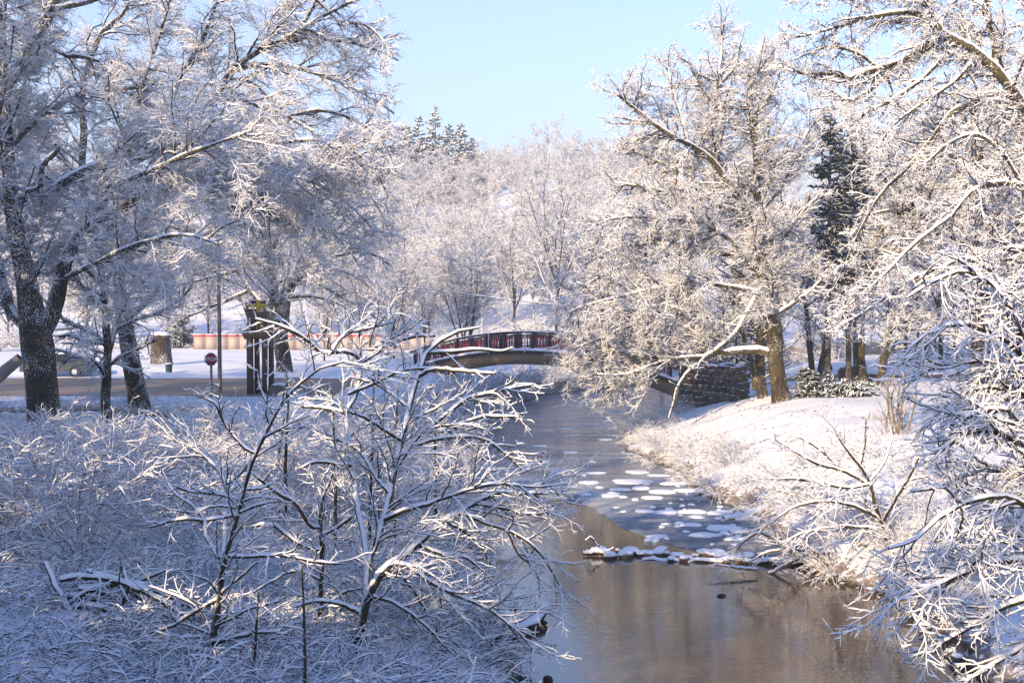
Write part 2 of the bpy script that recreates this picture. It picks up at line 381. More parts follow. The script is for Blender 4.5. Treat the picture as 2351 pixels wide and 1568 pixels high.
# the frozen sheet upstream, with a ragged lower edge
m, nt, b = newmat('river_ice'); n1 = noise(nt, 1.1, 5, .62, vec=objvec(nt, (.22, 1, 1))); n2 = noise(nt, .35, 3, .5, vec=objvec(nt, (.5, 1, 1)))
n3 = noise(nt, 7, 4, .7, vec=objvec(nt, (.25, 1, 1)))
c = mix(nt, maprange(nt, n1, .36, .66), (.10, .13, .17), (.28, .31, .35)); c = mix(nt, maprange(nt, n2, .45, .7, 0, .45), c, (.30, .27, .24)); c = mix(nt, maprange(nt, n3, .68, .76, 0, .55), c, SNOW)
nt.links.new(c, b.inputs['Base Color']); nt.links.new(maprange(nt, n1, .3, .7, .12, .34), b.inputs['Roughness']); b.inputs['IOR'].default_value = 1.5
bump(nt, b, n3, .003); M['ice'] = m
edge = [(1005, 1120), (1120, 1128), (1240, 1138), (1330, 1150), (1380, 1175), (1420, 1205), (1470, 1225), (1530, 1245), (1600, 1262), (1660, 1275), (1760, 1282), (1860, 1288)]
def onwater(x, y, z=0.0):
    D = 30.
    for _ in range(30):
        p = at(x, y, D); D *= (CAMZ - z) / (CAMZ - p[2]); 
    return at(x, y, D)
E = np.array([onwater(x, y)[:2] for x, y in edge]); rs = np.random.RandomState(2)
ex = np.linspace(E[0, 0] - 1.2, E[-1, 0] + 1.5, 160); ey = np.interp(ex, E[:, 0], E[:, 1]) + np.cumsum(rs.normal(0, .05, 160)) * .5 + rs.normal(0, .06, 160)
A = Acc(); far = 150
for (z0) in (.022,):
    v = [(x, y, z0) for x, y in zip(ex, ey)] + [(x, y, -.02) for x, y in zip(ex, ey)]
    n = len(ex)
    v += [(x, y + (46 - y) * 1.0, z0) for x, y in zip(ex, ey)]
    q = [(i, i + 1, 2 * n + i + 1, 2 * n + i) for i in range(n - 1)] + [(n + i, n + i + 1, i + 1, i) for i in range(n - 1)]
    A.add(v, q)
    A.add([(-60, 46, z0), (ex[0], 46, z0), (ex[-1], 46, z0), (260, 46, z0), (260, 160, z0), (-60, 160, z0)], [(0, 1, 2, 3), (0, 3, 4, 5)])
tag(A.build('ice', m, smooth=False), kind='structure')
# ------------------------------------------------------------ trees drawn limb by limb
rng = np.random.default_rng(11)
def lv(**k): return k
def base_at(x, y, D): p = at(x, y, D); return np.array((p[0], p[1], gz(p[0], p[1])))
def rooted(limbs, D):
    """lets the first limb run down into the ground"""
    x, y, r = limbs[0][0][:3]; p = at(x, y, D); z = gz(p[0], p[1]); dy = (p[2] - z + .3) / D * F
    limbs[0] = [(x, y + max(dy, 4), r * 1.12)] + limbs[0]
    return np.array((p[0], p[1], z))

# the big maple at the left edge
LA = [[(105, 975, 39), (100, 930, 36), (95, 880, 35), (88, 820, 36), (82, 770, 38), (72, 710, 28), (62, 660, 24), (52, 594, 21), (38, 542, 19), (27, 450, 17), (17, 346, 15), (10, 250, 13), (4, 140, 11), (8, 0, 9), (14, -120, 6)],
 [(92, 770, 22), (116, 732, 19), (131, 688, 18), (145, 619, 16), (166, 563, 14), (194, 523, 13), (277, 478, 12), (332, 440, 12), (374, 415, 10), (436, 408, 7), (495, 422, 6), (540, 447, 5), (602, 481, 4), (650, 510, 3)],
 [(374, 415, 9), (374, 391, 8), (363, 357, 7), (412, 332, 9), (419, 287, 9), (471, 249, 8), (495, 222, 8), (530, 166, 8), (554, 145, 7), (606, 111, 6), (675, 80, 5), (706, 42, 4), (727, 0, 3), (745, -60, 2)],
 [(30, 460, 9), (100, 448, 8), (160, 410, 9), (222, 384, 10), (294, 374, 9), (357, 350, 9), (412, 332, 7), (471, 332, 6), (526, 343, 5), (561, 357, 4), (640, 395, 3), (720, 450, 2)],
 [(10, 240, 9), (28, 173, 11), (52, 149, 11), (76, 90, 11), (97, 59, 11), (118, 21, 10), (140, -40, 9), (170, -120, 6)],
 [(80, 780, 16), (50, 742, 13), (25, 712, 13), (5, 650, 12), (-20, 560, 10)],
 [(30, 60, 4), (60, 82, 5), (110, 105, 4), (150, 128, 4), (190, 132, 4), (228, 142, 3)],
 [(250, 140, 4), (294, 166, 4), (312, 200, 4), (332, 235, 3.5), (367, 256, 3), (408, 273, 2)],
 [(130, 330, 4), (132, 345, 5), (100, 380, 6), (88, 430, 5), (60, 440, 5)],
 [(530, 166, 5), (600, 150, 4), (690, 160, 4), (780, 190, 3), (850, 225, 2), (905, 262, 1.5)],
 [(606, 111, 5), (690, 90, 4), (770, 95, 3.5), (850, 110, 2.5), (915, 140, 1.5)],
 [(495, 222, 5), (560, 235, 4.5), (660, 270, 4), (740, 320, 3), (810, 385, 2)],
 [(675, 80, 4), (740, 40, 3.5), (800, 10, 3), (850, -10, 2)],
 [(436, 408, 5), (520, 390, 4.5), (620, 395, 4), (720, 420, 3), (800, 470, 2), (850, 520, 1.5)],
 [(419, 287, 5), (400, 220, 5), (430, 150, 4.5), (470, 80, 4), (500, 0, 3), (520, -60, 2)],
 [(118, 21, 6), (190, 10, 5), (270, -20, 4), (360, -60, 3)],
 [(363, 357, 5), (330, 300, 4.5), (320, 220, 4), (350, 130, 3.5), (380, 40, 3), (400, -40, 2)],
 [(17, 346, 7), (60, 300, 6), (120, 250, 5), (200, 215, 4), (290, 205, 3), (370, 190, 2)],
 [(727, 0, 3), (780, 50, 3), (840, 60, 2.4), (890, 105, 1.6)],
 [(561, 357, 4), (640, 330, 4), (720, 325, 3.5), (800, 345, 3), (860, 390, 2), (890, 450, 1.5)], [(660, 270, 4), (740, 255, 3.5), (820, 280, 3), (880, 330, 2), (915, 400, 1.5)], [(620, 395, 4), (700, 375, 3.5), (780, 400, 3), (850, 450, 2), (890, 520, 1.5)],
 [(250, 430, 6), (330, 400, 4, -3), (420, 360, 4, -5), (500, 330, 3, -6), (580, 300, 2, -7)], [(150, 640, 5), (230, 600, 4.5, -3), (320, 560, 4, -4), (420, 540, 3, -5), (500, 560, 2, -6)],
 [(540, 447, 4), (600, 440, 3.5), (700, 480, 3), (770, 540, 2), (820, 600, 1.5)]]
bA = rooted(LA, 44.6); PA, RA = trace_limbs(44.6, LA, rng, .30, 18)
def gateclear(p):
    u = CX + p[:, 0] / p[:, 1] * F; v = VH - (p[:, 2] - CAMZ) / p[:, 1] * F
    return ~((u > 545) & (u < 640) & (v > 670) & (v < 800)) & ~((u > 455) & (u < 512) & (v > 795))
def keepA(p):
    u = CX + p[:, 0] / p[:, 1] * F; v = VH + 0 * u - (p[:, 2] - CAMZ) / p[:, 1] * F
    return gateclear(p) & (p[:, 2] > 4.2) & (p[:, 0] < -3.9 - .02 * (p[:, 2] - 13) ** 2 * .3)
LEVA = [lv(den=1.55, t0=.28, ang=52, lr=.30, lmin=1.0, lmax=3.6, n=7, rr=.5, rmin=.016, rmax=.05, wig=.16, up=.04, prof=.3, bias=(.14, .42, 0)),
        lv(den=3.4, t0=.08, ang=46, lr=.42, lmin=.45, lmax=1.8, n=6, rr=.55, rmin=.011, rmax=.03, wig=.17, up=-.06, bias=(.12, 0, 0)),
        lv(den=5.8, t0=.06, ang=40, lr=.55, lmin=.35, lmax=1.15, n=5, rr=.6, rmin=.008, rmax=.015, wig=.15, up=-.05)]
make_tree('maple_tree', 'huge old maple with a thick low-forked mossy trunk at the left edge', 'tree', bA, PA, RA, LEVA, rng, k0=12, S=(.10, .055, .026), keep=keepA)

# trunk B behind it, its leader running up through the maple's crown
LB = [[(322, 945, 24), (318, 915, 22), (305, 853, 21), (294, 791, 19), (287, 740, 17), (273, 646, 13), (262, 590, 11), (235, 530, 10), (204, 485, 9), (187, 415, 8), (194, 294, 8), (187, 235, 7), (189, 194, 7), (211, 149, 7), (208, 128, 7), (222, 93, 7), (249, 59, 6), (285, 30, 4), (312, -20, 3)],
 [(273, 646, 8), (300, 590, 7), (320, 520, 6), (350, 450, 4), (390, 380, 3)], [(262, 590, 7), (220, 560, 6), (160, 500, 5), (120, 440, 4)],
 [(204, 485, 6), (250, 430, 5), (300, 330, 4), (330, 260, 3)], [(187, 415, 5), (130, 340, 4), (90, 280, 3)],
 [(287, 740, 7), (340, 690, 6), (400, 620, 5), (450, 560, 4), (500, 520, 3)], [(280, 700, 6), (230, 650, 5), (180, 600, 4)]]
bB = rooted(LB, 52); PB, RB = trace_limbs(52, LB, rng, .4, 18)
LEVB = [lv(den=1.0, t0=.3, ang=52, lr=.3, lmin=1.2, lmax=4, n=7, rr=.5, rmin=.016, rmax=.05, wig=.16, up=.03, prof=.4),
        lv(den=2.6, t0=.08, ang=46, lr=.42, lmin=.5, lmax=1.8, n=6, rr=.55, rmin=.011, rmax=.03, wig=.17, up=-.06),
        lv(den=4.5, t0=.06, ang=44, lr=.5, lmin=.25, lmax=.9, n=4, rr=.6, rmin=.009, rmax=.016, wig=.2, up=-.05)]
make_tree('broadleaf_tree', 'dark bare tree leaning left just behind the slim sapling beside the big maple', 'tree', bB, PB, RB, LEVB, rng, S=(.06, .05, .02), keep=lambda p: (p[:, 2] > 4.0) & gateclear(p))

# the slim young tree with spreading low branches
LC = [[(246, 975, 12), (243, 930, 11), (245, 880, 11), (247, 850, 10), (248, 800, 9), (243, 750, 9), (240, 700, 8), (237, 650, 6), (232, 600, 4), (240, 540, 3), (236, 480, 2)],
 [(247, 862, 6), (222, 835, 5), (190, 825, 5), (160, 812, 4), (130, 802, 3)], [(248, 815, 7), (262, 760, 6), (275, 715, 6), (300, 670, 5), (340, 640, 4), (390, 600, 3), (420, 560, 2)],
 [(248, 800, 6), (225, 772, 5), (190, 755, 5), (150, 735, 4), (120, 715, 3)], [(252, 835, 5), (285, 815, 4), (320, 800, 4), (360, 780, 3)],
 [(240, 720, 5), (215, 690, 4), (180, 650, 4), (150, 600, 3)], [(262, 760, 5), (310, 735, 4), (360, 720, 4), (410, 690, 3), (440, 660, 2)], [(237, 650, 4), (270, 610, 3), (310, 560, 2)], [(245, 790, 4), (200, 785, 3.5), (160, 770, 3), (135, 775, 2)]]
bC = rooted(LC, 46); PC, RC = trace_limbs(46, LC, rng, .5, 14)
LEVC = [lv(den=2.2, t0=.2, ang=50, lr=.36, lmin=.6, lmax=1.9, n=6, rr=.55, rmin=.012, rmax=.035, wig=.16, up=.06, prof=.4),
        lv(den=3.6, t0=.1, ang=44, lr=.5, lmin=.3, lmax=.9, n=5, rr=.6, rmin=.009, rmax=.02, wig=.18, up=-.02),
        lv(den=3.2, t0=.1, ang=42, lr=.5, lmin=.2, lmax=.5, n=3, rr=.7, rmin=.008, rmax=.013, wig=.2)]
make_tree('young_tree', 'slim young tree with wide low snow-lined branches between the big maple and the leaning tree', 'tree', bC, PC, RC, LEVC, rng, S=(.04, .05, .02), k0=8)

# tree D beside the wooden gate
LD = [[(655, 850, 19), (650, 820, 18), (645, 780, 17), (640, 740, 17), (632, 690, 13), (622, 640, 11), (615, 590, 9), (608, 540, 8), (615, 470, 7), (600, 400, 6), (610, 330, 4), (600, 260, 3)],
 [(648, 760, 11), (654, 700, 10), (662, 660, 8), (690, 610, 6), (730, 560, 5), (770, 500, 4), (800, 440, 3)], [(640, 740, 8), (600, 695, 8), (575, 665, 7), (545, 620, 6), (500, 580, 5), (450, 540, 4), (420, 500, 3)],
 [(622, 640, 7), (585, 595, 6), (550, 555, 5), (520, 500, 4), (500, 440, 3)], [(635, 690, 6), (665, 660, 6), (700, 630, 5), (750, 620, 4), (810, 630, 3), (860, 670, 2)],
 [(615, 590, 6), (650, 530, 5), (700, 470, 4), (760, 420, 3), (820, 400, 2)], [(615, 470, 5), (660, 400, 4), (700, 340, 3)], [(608, 540, 5), (560, 470, 4), (540, 400, 3)], [(690, 610, 5), (760, 590, 4), (840, 580, 3), (900, 610, 2)], [(632, 690, 5), (700, 680, 4), (760, 690, 3), (820, 720, 2)], [(575, 665, 5), (520, 690, 4), (460, 715, 3), (405, 740, 2)], [(545, 620, 5), (470, 640, 4), (390, 660, 3), (330, 690, 2)], [(700, 630, 4), (780, 680, 3.5), (850, 720, 2.5), (880, 750, 2)], [(608, 540, 5), (520, 560, 4), (440, 600, 3), (380, 640, 2)]]
bD = rooted(LD, 74); PD, RD = trace_limbs(74, LD, rng, .45, 16)
LEVD = [lv(den=1.2, t0=.25, ang=52, lr=.34, lmin=1.4, lmax=4.2, n=7, rr=.5, rmin=.02, rmax=.06, wig=.16, up=.0, prof=.4),
        lv(den=2.4, t0=.08, ang=46, lr=.45, lmin=.6, lmax=2.0, n=6, rr=.55, rmin=.014, rmax=.03, wig=.17, up=-.08),
        lv(den=3.8, t0=.06, ang=44, lr=.5, lmin=.3, lmax=1.0, n=4, rr=.6, rmin=.012, rmax=.018, wig=.2, up=-.06)]
make_tree('broadleaf_tree', 'forked mossy-trunked tree standing right beside the tall wooden gate', 'tree', bD, PD, RD, LEVD, rng, S=(.06, .05, .024), keep=lambda p: p[:, 2] > 5.0)

# the tree on the right bank by the bridge
LG = [[(1795, 920, 22), (1788, 880, 19), (1783, 854, 18), (1778, 784, 18), (1776, 736, 17), (1764, 680, 15), (1755, 646, 13), (1745, 604, 12), (1752, 563, 11), (1755, 540, 11), (1745, 485, 10), (1733, 433, 9), (1741, 381, 8), (1731, 329, 7), (1726, 277, 6), (1720, 225, 5), (1724, 194, 4), (1715, 150, 3)],
 [(1762, 808, 11), (1724, 802, 10), (1689, 806, 9), (1651, 806, 8), (1637, 798, 7), (1600, 770, 6), (1572, 753, 5), (1520, 728, 4), (1460, 720, 3), (1400, 730, 2)],
 [(1758, 640, 7), (1725, 700, 6), (1693, 757, 6), (1669, 784, 6), (1641, 806, 6), (1617, 819, 6), (1572, 820, 5), (1537, 822, 4.5), (1470, 812, 4), (1400, 803, 3), (1345, 812, 2)],
 [(1655, 806, 5), (1600, 835, 4.5), (1560, 880, 4), (1545, 930, 3), (1535, 960, 2)],
 [(1752, 615, 8), (1717, 594, 7), (1682, 587, 7), (1620, 570, 6), (1550, 560, 5), (1480, 560, 4), (1400, 575, 3), (1340, 610, 2)],
 [(1755, 560, 9), (1715, 490, 8), (1675, 422, 8), (1651, 391, 7), (1627, 360, 7), (1580, 330, 6), (1530, 305, 5), (1470, 260, 4), (1420, 220, 3)],
 [(1651, 391, 6), (1635, 340, 6), (1648, 311, 5), (1655, 260, 5), (1648, 201, 4), (1655, 135, 4), (1658, 60, 3)],
 [(1745, 485, 7), (1790, 430, 6), (1820, 370, 5), (1850, 310, 4), (1860, 240, 3)], [(1752, 590, 7), (1800, 540, 6), (1840, 490, 5), (1880, 450, 4)],
 [(1764, 680, 7), (1690, 660, 6), (1610, 650, 5), (1520, 660, 4.5), (1430, 680, 3.5), (1350, 700, 2.5), (1300, 720, 2)],
 [(1715, 490, 6), (1640, 470, 5.5), (1560, 450, 5), (1480, 430, 4), (1410, 420, 3)], [(1640, 470, 5), (1590, 410, 4), (1530, 380, 3), (1460, 350, 2.5), (1420, 330, 2)],
 [(1580, 330, 4), (1560, 260, 3.5), (1540, 190, 3), (1530, 130, 2)], [(1655, 260, 4), (1610, 200, 3), (1580, 140, 2)], [(1726, 277, 4), (1770, 220, 3), (1790, 170, 2)],
 [(1600, 770, 4), (1560, 800, 4), (1500, 830, 3.5), (1440, 860, 3), (1400, 900, 2)], [(1717, 594, 5), (1660, 540, 5), (1590, 510, 4), (1500, 500, 3.5), (1420, 500, 2.5), (1360, 520, 2)],
 [(1772, 730, 6), (1830, 690, 5), (1870, 660, 4), (1900, 620, 3)], [(1648, 201, 3), (1690, 150, 3), (1700, 100, 2)], [(1530, 560, 4), (1450, 600, 3.5), (1370, 640, 3), (1310, 680, 2)], [(1637, 798, 4), (1580, 788, 4), (1500, 790, 3.5), (1420, 800, 3), (1350, 825, 2.4), (1310, 850, 1.6)], [(1600, 770, 4), (1540, 768, 4), (1460, 780, 3), (1380, 795, 2.4), (1330, 812, 1.6)], [(1520, 728, 4), (1440, 750, 3), (1370, 780, 2.4), (1315, 800, 1.6)], [(1440, 860, 3), (1405, 885, 2.4), (1385, 930, 1.6)], [(1430, 680, 3), (1370, 720, 2.6), (1320, 770, 1.8)], [(1537, 822, 3.5), (1480, 845, 3), (1430, 860, 2.5), (1370, 860, 2)]]
bG = rooted(LG, 56.5); PG, RG = trace_limbs(56.5, LG, rng, .45, 16)
LEVG = [lv(den=2.4, t0=.22, ang=48, lr=.32, lmin=.9, lmax=3.4, n=7, rr=.5, rmin=.016, rmax=.05, wig=.15, up=.03, prof=.4, bias=(0, .3, 0)),
        lv(den=3.3, t0=.08, ang=44, lr=.45, lmin=.45, lmax=1.7, n=6, rr=.55, rmin=.012, rmax=.025, wig=.16, up=.0),
        lv(den=5.2, t0=.06, ang=42, lr=.5, lmin=.25, lmax=.85, n=4, rr=.6, rmin=.010, rmax=.016, wig=.18, up=.0)]
def px_of(p): return CX + p[:, 0] / p[:, 1] * F, VH - (p[:, 2] - CAMZ) / p[:, 1] * F
def keepG(p):
    # few twigs hang in front of the wall and under the low limb
    u, v = px_of(p); clear = ((u > 1490) & (v > 845)) | ((u > 1600) & (v > 815) & (u < 1900)) | ((u > 1800) & (v > 700))
    return (p[:, 2] > 1.1) & (~clear | (np.random.RandomState(len(p)).random_sample(len(p)) < .10))
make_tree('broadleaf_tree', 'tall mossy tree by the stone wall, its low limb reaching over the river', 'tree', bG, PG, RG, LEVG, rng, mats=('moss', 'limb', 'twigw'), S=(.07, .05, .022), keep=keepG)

# the great tree whose limbs reach in from the upper right
LH = [[(2560, 900, 40), (2555, 700, 34), (2540, 560, 30), (2500, 440, 26), (2450, 350, 22), (2400, 300, 18), (2351, 242, 15), (2316, 194, 14), (2278, 149, 13), (2247, 118, 12), (2195, 97, 11), (2167, 76, 10), (2146, 45, 9), (2126, 10, 8), (2110, -60, 6)],
 [(2380, 275, 13), (2350, 235, 12), (2312, 215, 12), (2278, 222, 11), (2229, 239, 10), (2195, 253, 8), (2170, 277, 7), (2130, 330, 5), (2080, 390, 3)],
 [(2167, 76, 7), (2110, 120, 7), (2060, 145, 8), (2022, 159, 8), (1970, 173, 8), (1952, 180, 7), (1918, 170, 5), (1848, 170, 4), (1800, 160, 2)],
 [(2285, 150, 9), (2285, 114, 9), (2278, 80, 8), (2271, 52, 8), (2264, 0, 7), (2260, -60, 5)],
 [(2540, 560, 18), (2480, 520, 14), (2420, 470, 11), (2350, 430, 9), (2290, 420, 7), (2230, 440, 5), (2180, 500, 3)],
 [(2555, 700, 18), (2470, 640, 14), (2400, 590, 10), (2330, 570, 8), (2260, 580, 6), (2190, 600, 4), (2130, 640, 3)],
 [(2146, 45, 6), (2080, 30, 6), (2000, 40, 5), (1930, 60, 4), (1860, 80, 3), (1800, 90, 2)], [(2195, 97, 6), (2120, 180, 5), (2050, 230, 4), (1990, 260, 3), (1940, 300, 2)],
 [(2126, 10, 6), (2060, -30, 5), (1980, -40, 4), (1880, -30, 3), (1830, -10, 2)], [(2247, 118, 6), (2200, 180, 5), (2130, 230, 4), (2060, 280, 3), (2010, 340, 2)],
 [(2229, 239, 6), (2236, 300, 6), (2236, 363, 6), (2247, 433, 6), (2264, 485, 5), (2281, 537, 5), (2290, 600, 3)], [(2350, 430, 6), (2300, 350, 5), (2240, 310, 4), (2180, 330, 3), (2120, 380, 2)],
 [(2400, 300, 10), (2420, 200, 9), (2400, 100, 8), (2370, 0, 6), (2350, -80, 4)], [(2180, 500, 4), (2100, 560, 4), (2020, 640, 3), (1950, 700, 2)], [(2190, 600, 4), (2080, 650, 4), (1980, 720, 3), (1900, 765, 2)], [(2080, 390, 4), (2020, 450, 4), (1970, 540, 3), (1930, 630, 2)], [(2130, 640, 4), (2060, 690, 3), (2000, 760, 2)],
 [(2022, 159, 4), (1960, 120, 3.5), (1900, 110, 3), (1840, 130, 2)], [(2060, 145, 4), (2010, 200, 3.5), (1960, 230, 3), (1910, 220, 2)]]
LH = [[(a_, b_, c_ * .85) for a_, b_, c_ in l] for l in LH]
bH = rooted(LH, 40); PH, RH = trace_limbs(40, LH, rng, .35, 18)
LEVH = [lv(den=3.0, t0=.3, ang=54, lr=.26, lmin=.7, lmax=2.6, n=7, rr=.45, rmin=.016, rmax=.045, wig=.24, up=.02, prof=.35, bias=(-.1, .3, 0)),
        lv(den=4.0, t0=.08, ang=50, lr=.42, lmin=.35, lmax=1.2, n=6, rr=.55, rmin=.011, rmax=.022, wig=.26, up=-.05),
        lv(den=6.0, t0=.06, ang=48, lr=.5, lmin=.18, lmax=.6, n=4, rr=.6, rmin=.009, rmax=.014, wig=.28, up=-.08)]
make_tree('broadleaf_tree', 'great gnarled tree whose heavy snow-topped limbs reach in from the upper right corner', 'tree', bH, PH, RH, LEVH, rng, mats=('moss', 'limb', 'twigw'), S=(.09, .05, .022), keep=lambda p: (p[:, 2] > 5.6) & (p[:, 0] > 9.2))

# park trees behind it, each with its own trunk
def park_tree(name, label, trunks, D, seed, spread, height, lean=0, mats=('moss', 'limb', 'twigw'), den=1., up=.1, tw=1., keep=None, low=.25, group=None, n1=22):
    r = np.random.default_rng(seed); limbs = []
    for t in trunks: limbs.append(list(t))
    base = rooted(limbs, D)
    P, Q = trace_limbs(D, limbs, r, .1, 12)
    # main limbs spread from the upper part of every trunk
    p, q = kids(r, P, Q, den=n1 / max(lengths(P).sum(), 1) / (1 - low), t0=low, t1=1., ang=58, asd=16, lr=1, lmin=spread * .45, lmax=spread, n=9, rr=.5, rmin=.03, rmax=.12, wig=.12, up=up, prof=.3)
    P2, Q2 = np.concatenate([catm(P, 9), p]), np.concatenate([resamp(Q, 9), q])
    L = [lv(den=.75 * den, t0=.15, ang=48, lr=.36, lmin=1.0, lmax=3.0, n=7, rr=.5, rmin=.018, rmax=.05, wig=.16, up=.02, prof=.4),
         lv(den=1.9 * den, t0=.08, ang=46, lr=.45, lmin=.5, lmax=1.6, n=5, rr=.55, rmin=.012 * tw, rmax=.025, wig=.18, up=-.03),
         lv(den=3.4 * den, t0=.06, ang=44, lr=.5, lmin=.3, lmax=.9, n=4, rr=.6, rmin=.011 * tw, rmax=.017 * tw, wig=.2, up=-.05)]
    return make_tree(name, label, 'tree', base, P2, Q2, L, r, mats=mats, S=(.07, .05, .022), keep=keep, group=group)
def catm(P, n): return np.stack([catmull(p, n) for p in P])
def resamp(Q, n): return np.stack([np.interp(np.linspace(0, 1, n), np.linspace(0, 1, Q.shape[1]), q) for q in Q])

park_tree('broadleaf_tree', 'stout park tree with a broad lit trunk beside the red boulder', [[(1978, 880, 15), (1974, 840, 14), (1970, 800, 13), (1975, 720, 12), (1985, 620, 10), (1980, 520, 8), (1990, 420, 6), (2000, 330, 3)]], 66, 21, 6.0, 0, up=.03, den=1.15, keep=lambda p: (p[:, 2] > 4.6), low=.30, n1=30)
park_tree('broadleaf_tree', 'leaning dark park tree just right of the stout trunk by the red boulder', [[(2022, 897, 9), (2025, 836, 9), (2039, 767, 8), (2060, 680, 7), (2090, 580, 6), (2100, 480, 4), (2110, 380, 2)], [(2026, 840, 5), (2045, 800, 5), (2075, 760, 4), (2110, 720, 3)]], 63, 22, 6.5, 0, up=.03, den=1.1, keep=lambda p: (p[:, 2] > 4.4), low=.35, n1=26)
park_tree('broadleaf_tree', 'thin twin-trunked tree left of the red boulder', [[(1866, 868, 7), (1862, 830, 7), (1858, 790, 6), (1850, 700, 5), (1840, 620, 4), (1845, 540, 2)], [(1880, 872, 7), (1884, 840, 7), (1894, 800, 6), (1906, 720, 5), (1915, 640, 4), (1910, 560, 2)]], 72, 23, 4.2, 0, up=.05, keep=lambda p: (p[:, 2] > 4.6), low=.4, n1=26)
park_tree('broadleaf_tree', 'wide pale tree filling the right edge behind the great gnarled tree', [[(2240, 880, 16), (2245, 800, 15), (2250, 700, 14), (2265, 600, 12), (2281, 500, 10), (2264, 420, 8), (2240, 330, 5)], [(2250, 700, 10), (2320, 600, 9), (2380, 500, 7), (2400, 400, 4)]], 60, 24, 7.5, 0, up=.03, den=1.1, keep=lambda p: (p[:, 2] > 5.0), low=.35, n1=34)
# ------------------------------------------------------------ foreground saplings on the left bank
LE = [[(497, 1510, 8), (492, 1470, 8), (491, 1437, 7.5), (503, 1365, 7.5), (511, 1297, 7), (531, 1233, 6), (550, 1167, 5.5), (561, 1123, 5.5), (575, 1068, 5), (586, 1041, 5), (608, 1002, 4.5), (630, 953, 4), (652, 914, 3.5), (679, 892, 3.5), (723, 851, 3), (790, 830, 2)],
 [(586, 1041, 4), (564, 1030, 4), (542, 1008, 3.5), (520, 980, 3), (506, 953, 3), (492, 925, 2.5), (454, 909, 2)],
 [(511, 1290, 6), (490, 1260, 5), (470, 1222, 4.5), (473, 1195, 4), (440, 1160, 3.5), (400, 1130, 3), (372, 1080, 2)],
 [(473, 1195, 4), (440, 1192, 4), (399, 1195, 3.5), (344, 1210, 2.5)],
 [(547, 1178, 4), (509, 1189, 4), (473, 1194, 4)], [(547, 1178, 3.5), (590, 1160, 3), (640, 1150, 2)],
 [(553, 1148, 4), (498, 1134, 3.5), (443, 1129, 3), (400, 1118, 2)], [(525, 1277, 5), (586, 1277, 4.5), (652, 1275, 4), (718, 1288, 3.5), (790, 1295, 2)],
 [(514, 1288, 5), (517, 1200, 5), (519, 1118, 4.5), (492, 1068, 4), (443, 1030, 3.5), (377, 1002, 2)],
 [(500, 1376, 5), (448, 1404, 4.5), (393, 1437, 4), (344, 1453, 2.5)], [(492, 1470, 5), (476, 1431, 4.5), (448, 1390, 4), (410, 1370, 3.5), (344, 1345, 2)],
 [(497, 1475, 5), (550, 1460, 4.5), (600, 1450, 4), (660, 1455, 2.5)], [(495, 1495, 4), (437, 1487, 4), (400, 1480, 2.5)], [(503, 1365, 4), (545, 1330, 3.5), (590, 1290, 2.5)],
 [(520, 1115, 3.5), (555, 1085, 3), (580, 1050, 2)], [(561, 1123, 3.5), (600, 1120, 3), (640, 1100, 2)], [(550, 1167, 3), (500, 1162, 2.5), (455, 1170, 2)], [(608, 1002, 3), (650, 985, 2.5), (700, 980, 2)],
 [(630, 953, 3), (600, 900, 2.5), (590, 850, 1.8)], [(491, 1437, 4), (530, 1420, 3.5), (580, 1395, 3), (640, 1380, 2)]]
def near_tree(name, label, limbs, D, seed, levels=None, S=(.03, .032, .018), drift=.5, mats=('near', 'near', 'neartwig'), k0=8, dm=(1, 1, 1), cat='tree', keep=None, root=True, n=16, group=None):
    r = np.random.default_rng(seed)
    base = rooted(limbs, D) if root else base_at(limbs[0][0][0], limbs[0][0][1], D)
    P, Q = trace_limbs(D, limbs, r, drift, n)
    L = levels or [lv(den=5.2, t0=.12, ang=50, lr=.42, lmin=.22, lmax=1.0, n=6, rr=.55, rmin=.006, rmax=.016, wig=.17, up=.08, prof=.4),
                   lv(den=7.0, t0=.12, ang=46, lr=.5, lmin=.10, lmax=.45, n=5, rr=.6, rmin=.0045, rmax=.009, wig=.2, up=.04), lv(den=7, t0=.2, ang=44, lr=.5, lmin=.07, lmax=.22, n=4, rr=.7, rmin=.004, rmax=.006, wig=.2)]
    return make_tree(name, label, cat, base, P, Q, L, r, mats=mats, S=S, k0=k0, l4=False, dm=dm, kk=(6, 5, 4, 4), keep=keep, group=group)
near_tree('sapling', 'snow-lined sapling with a thin dark trunk rising alone on the near left bank', LE, 18.4, 31)

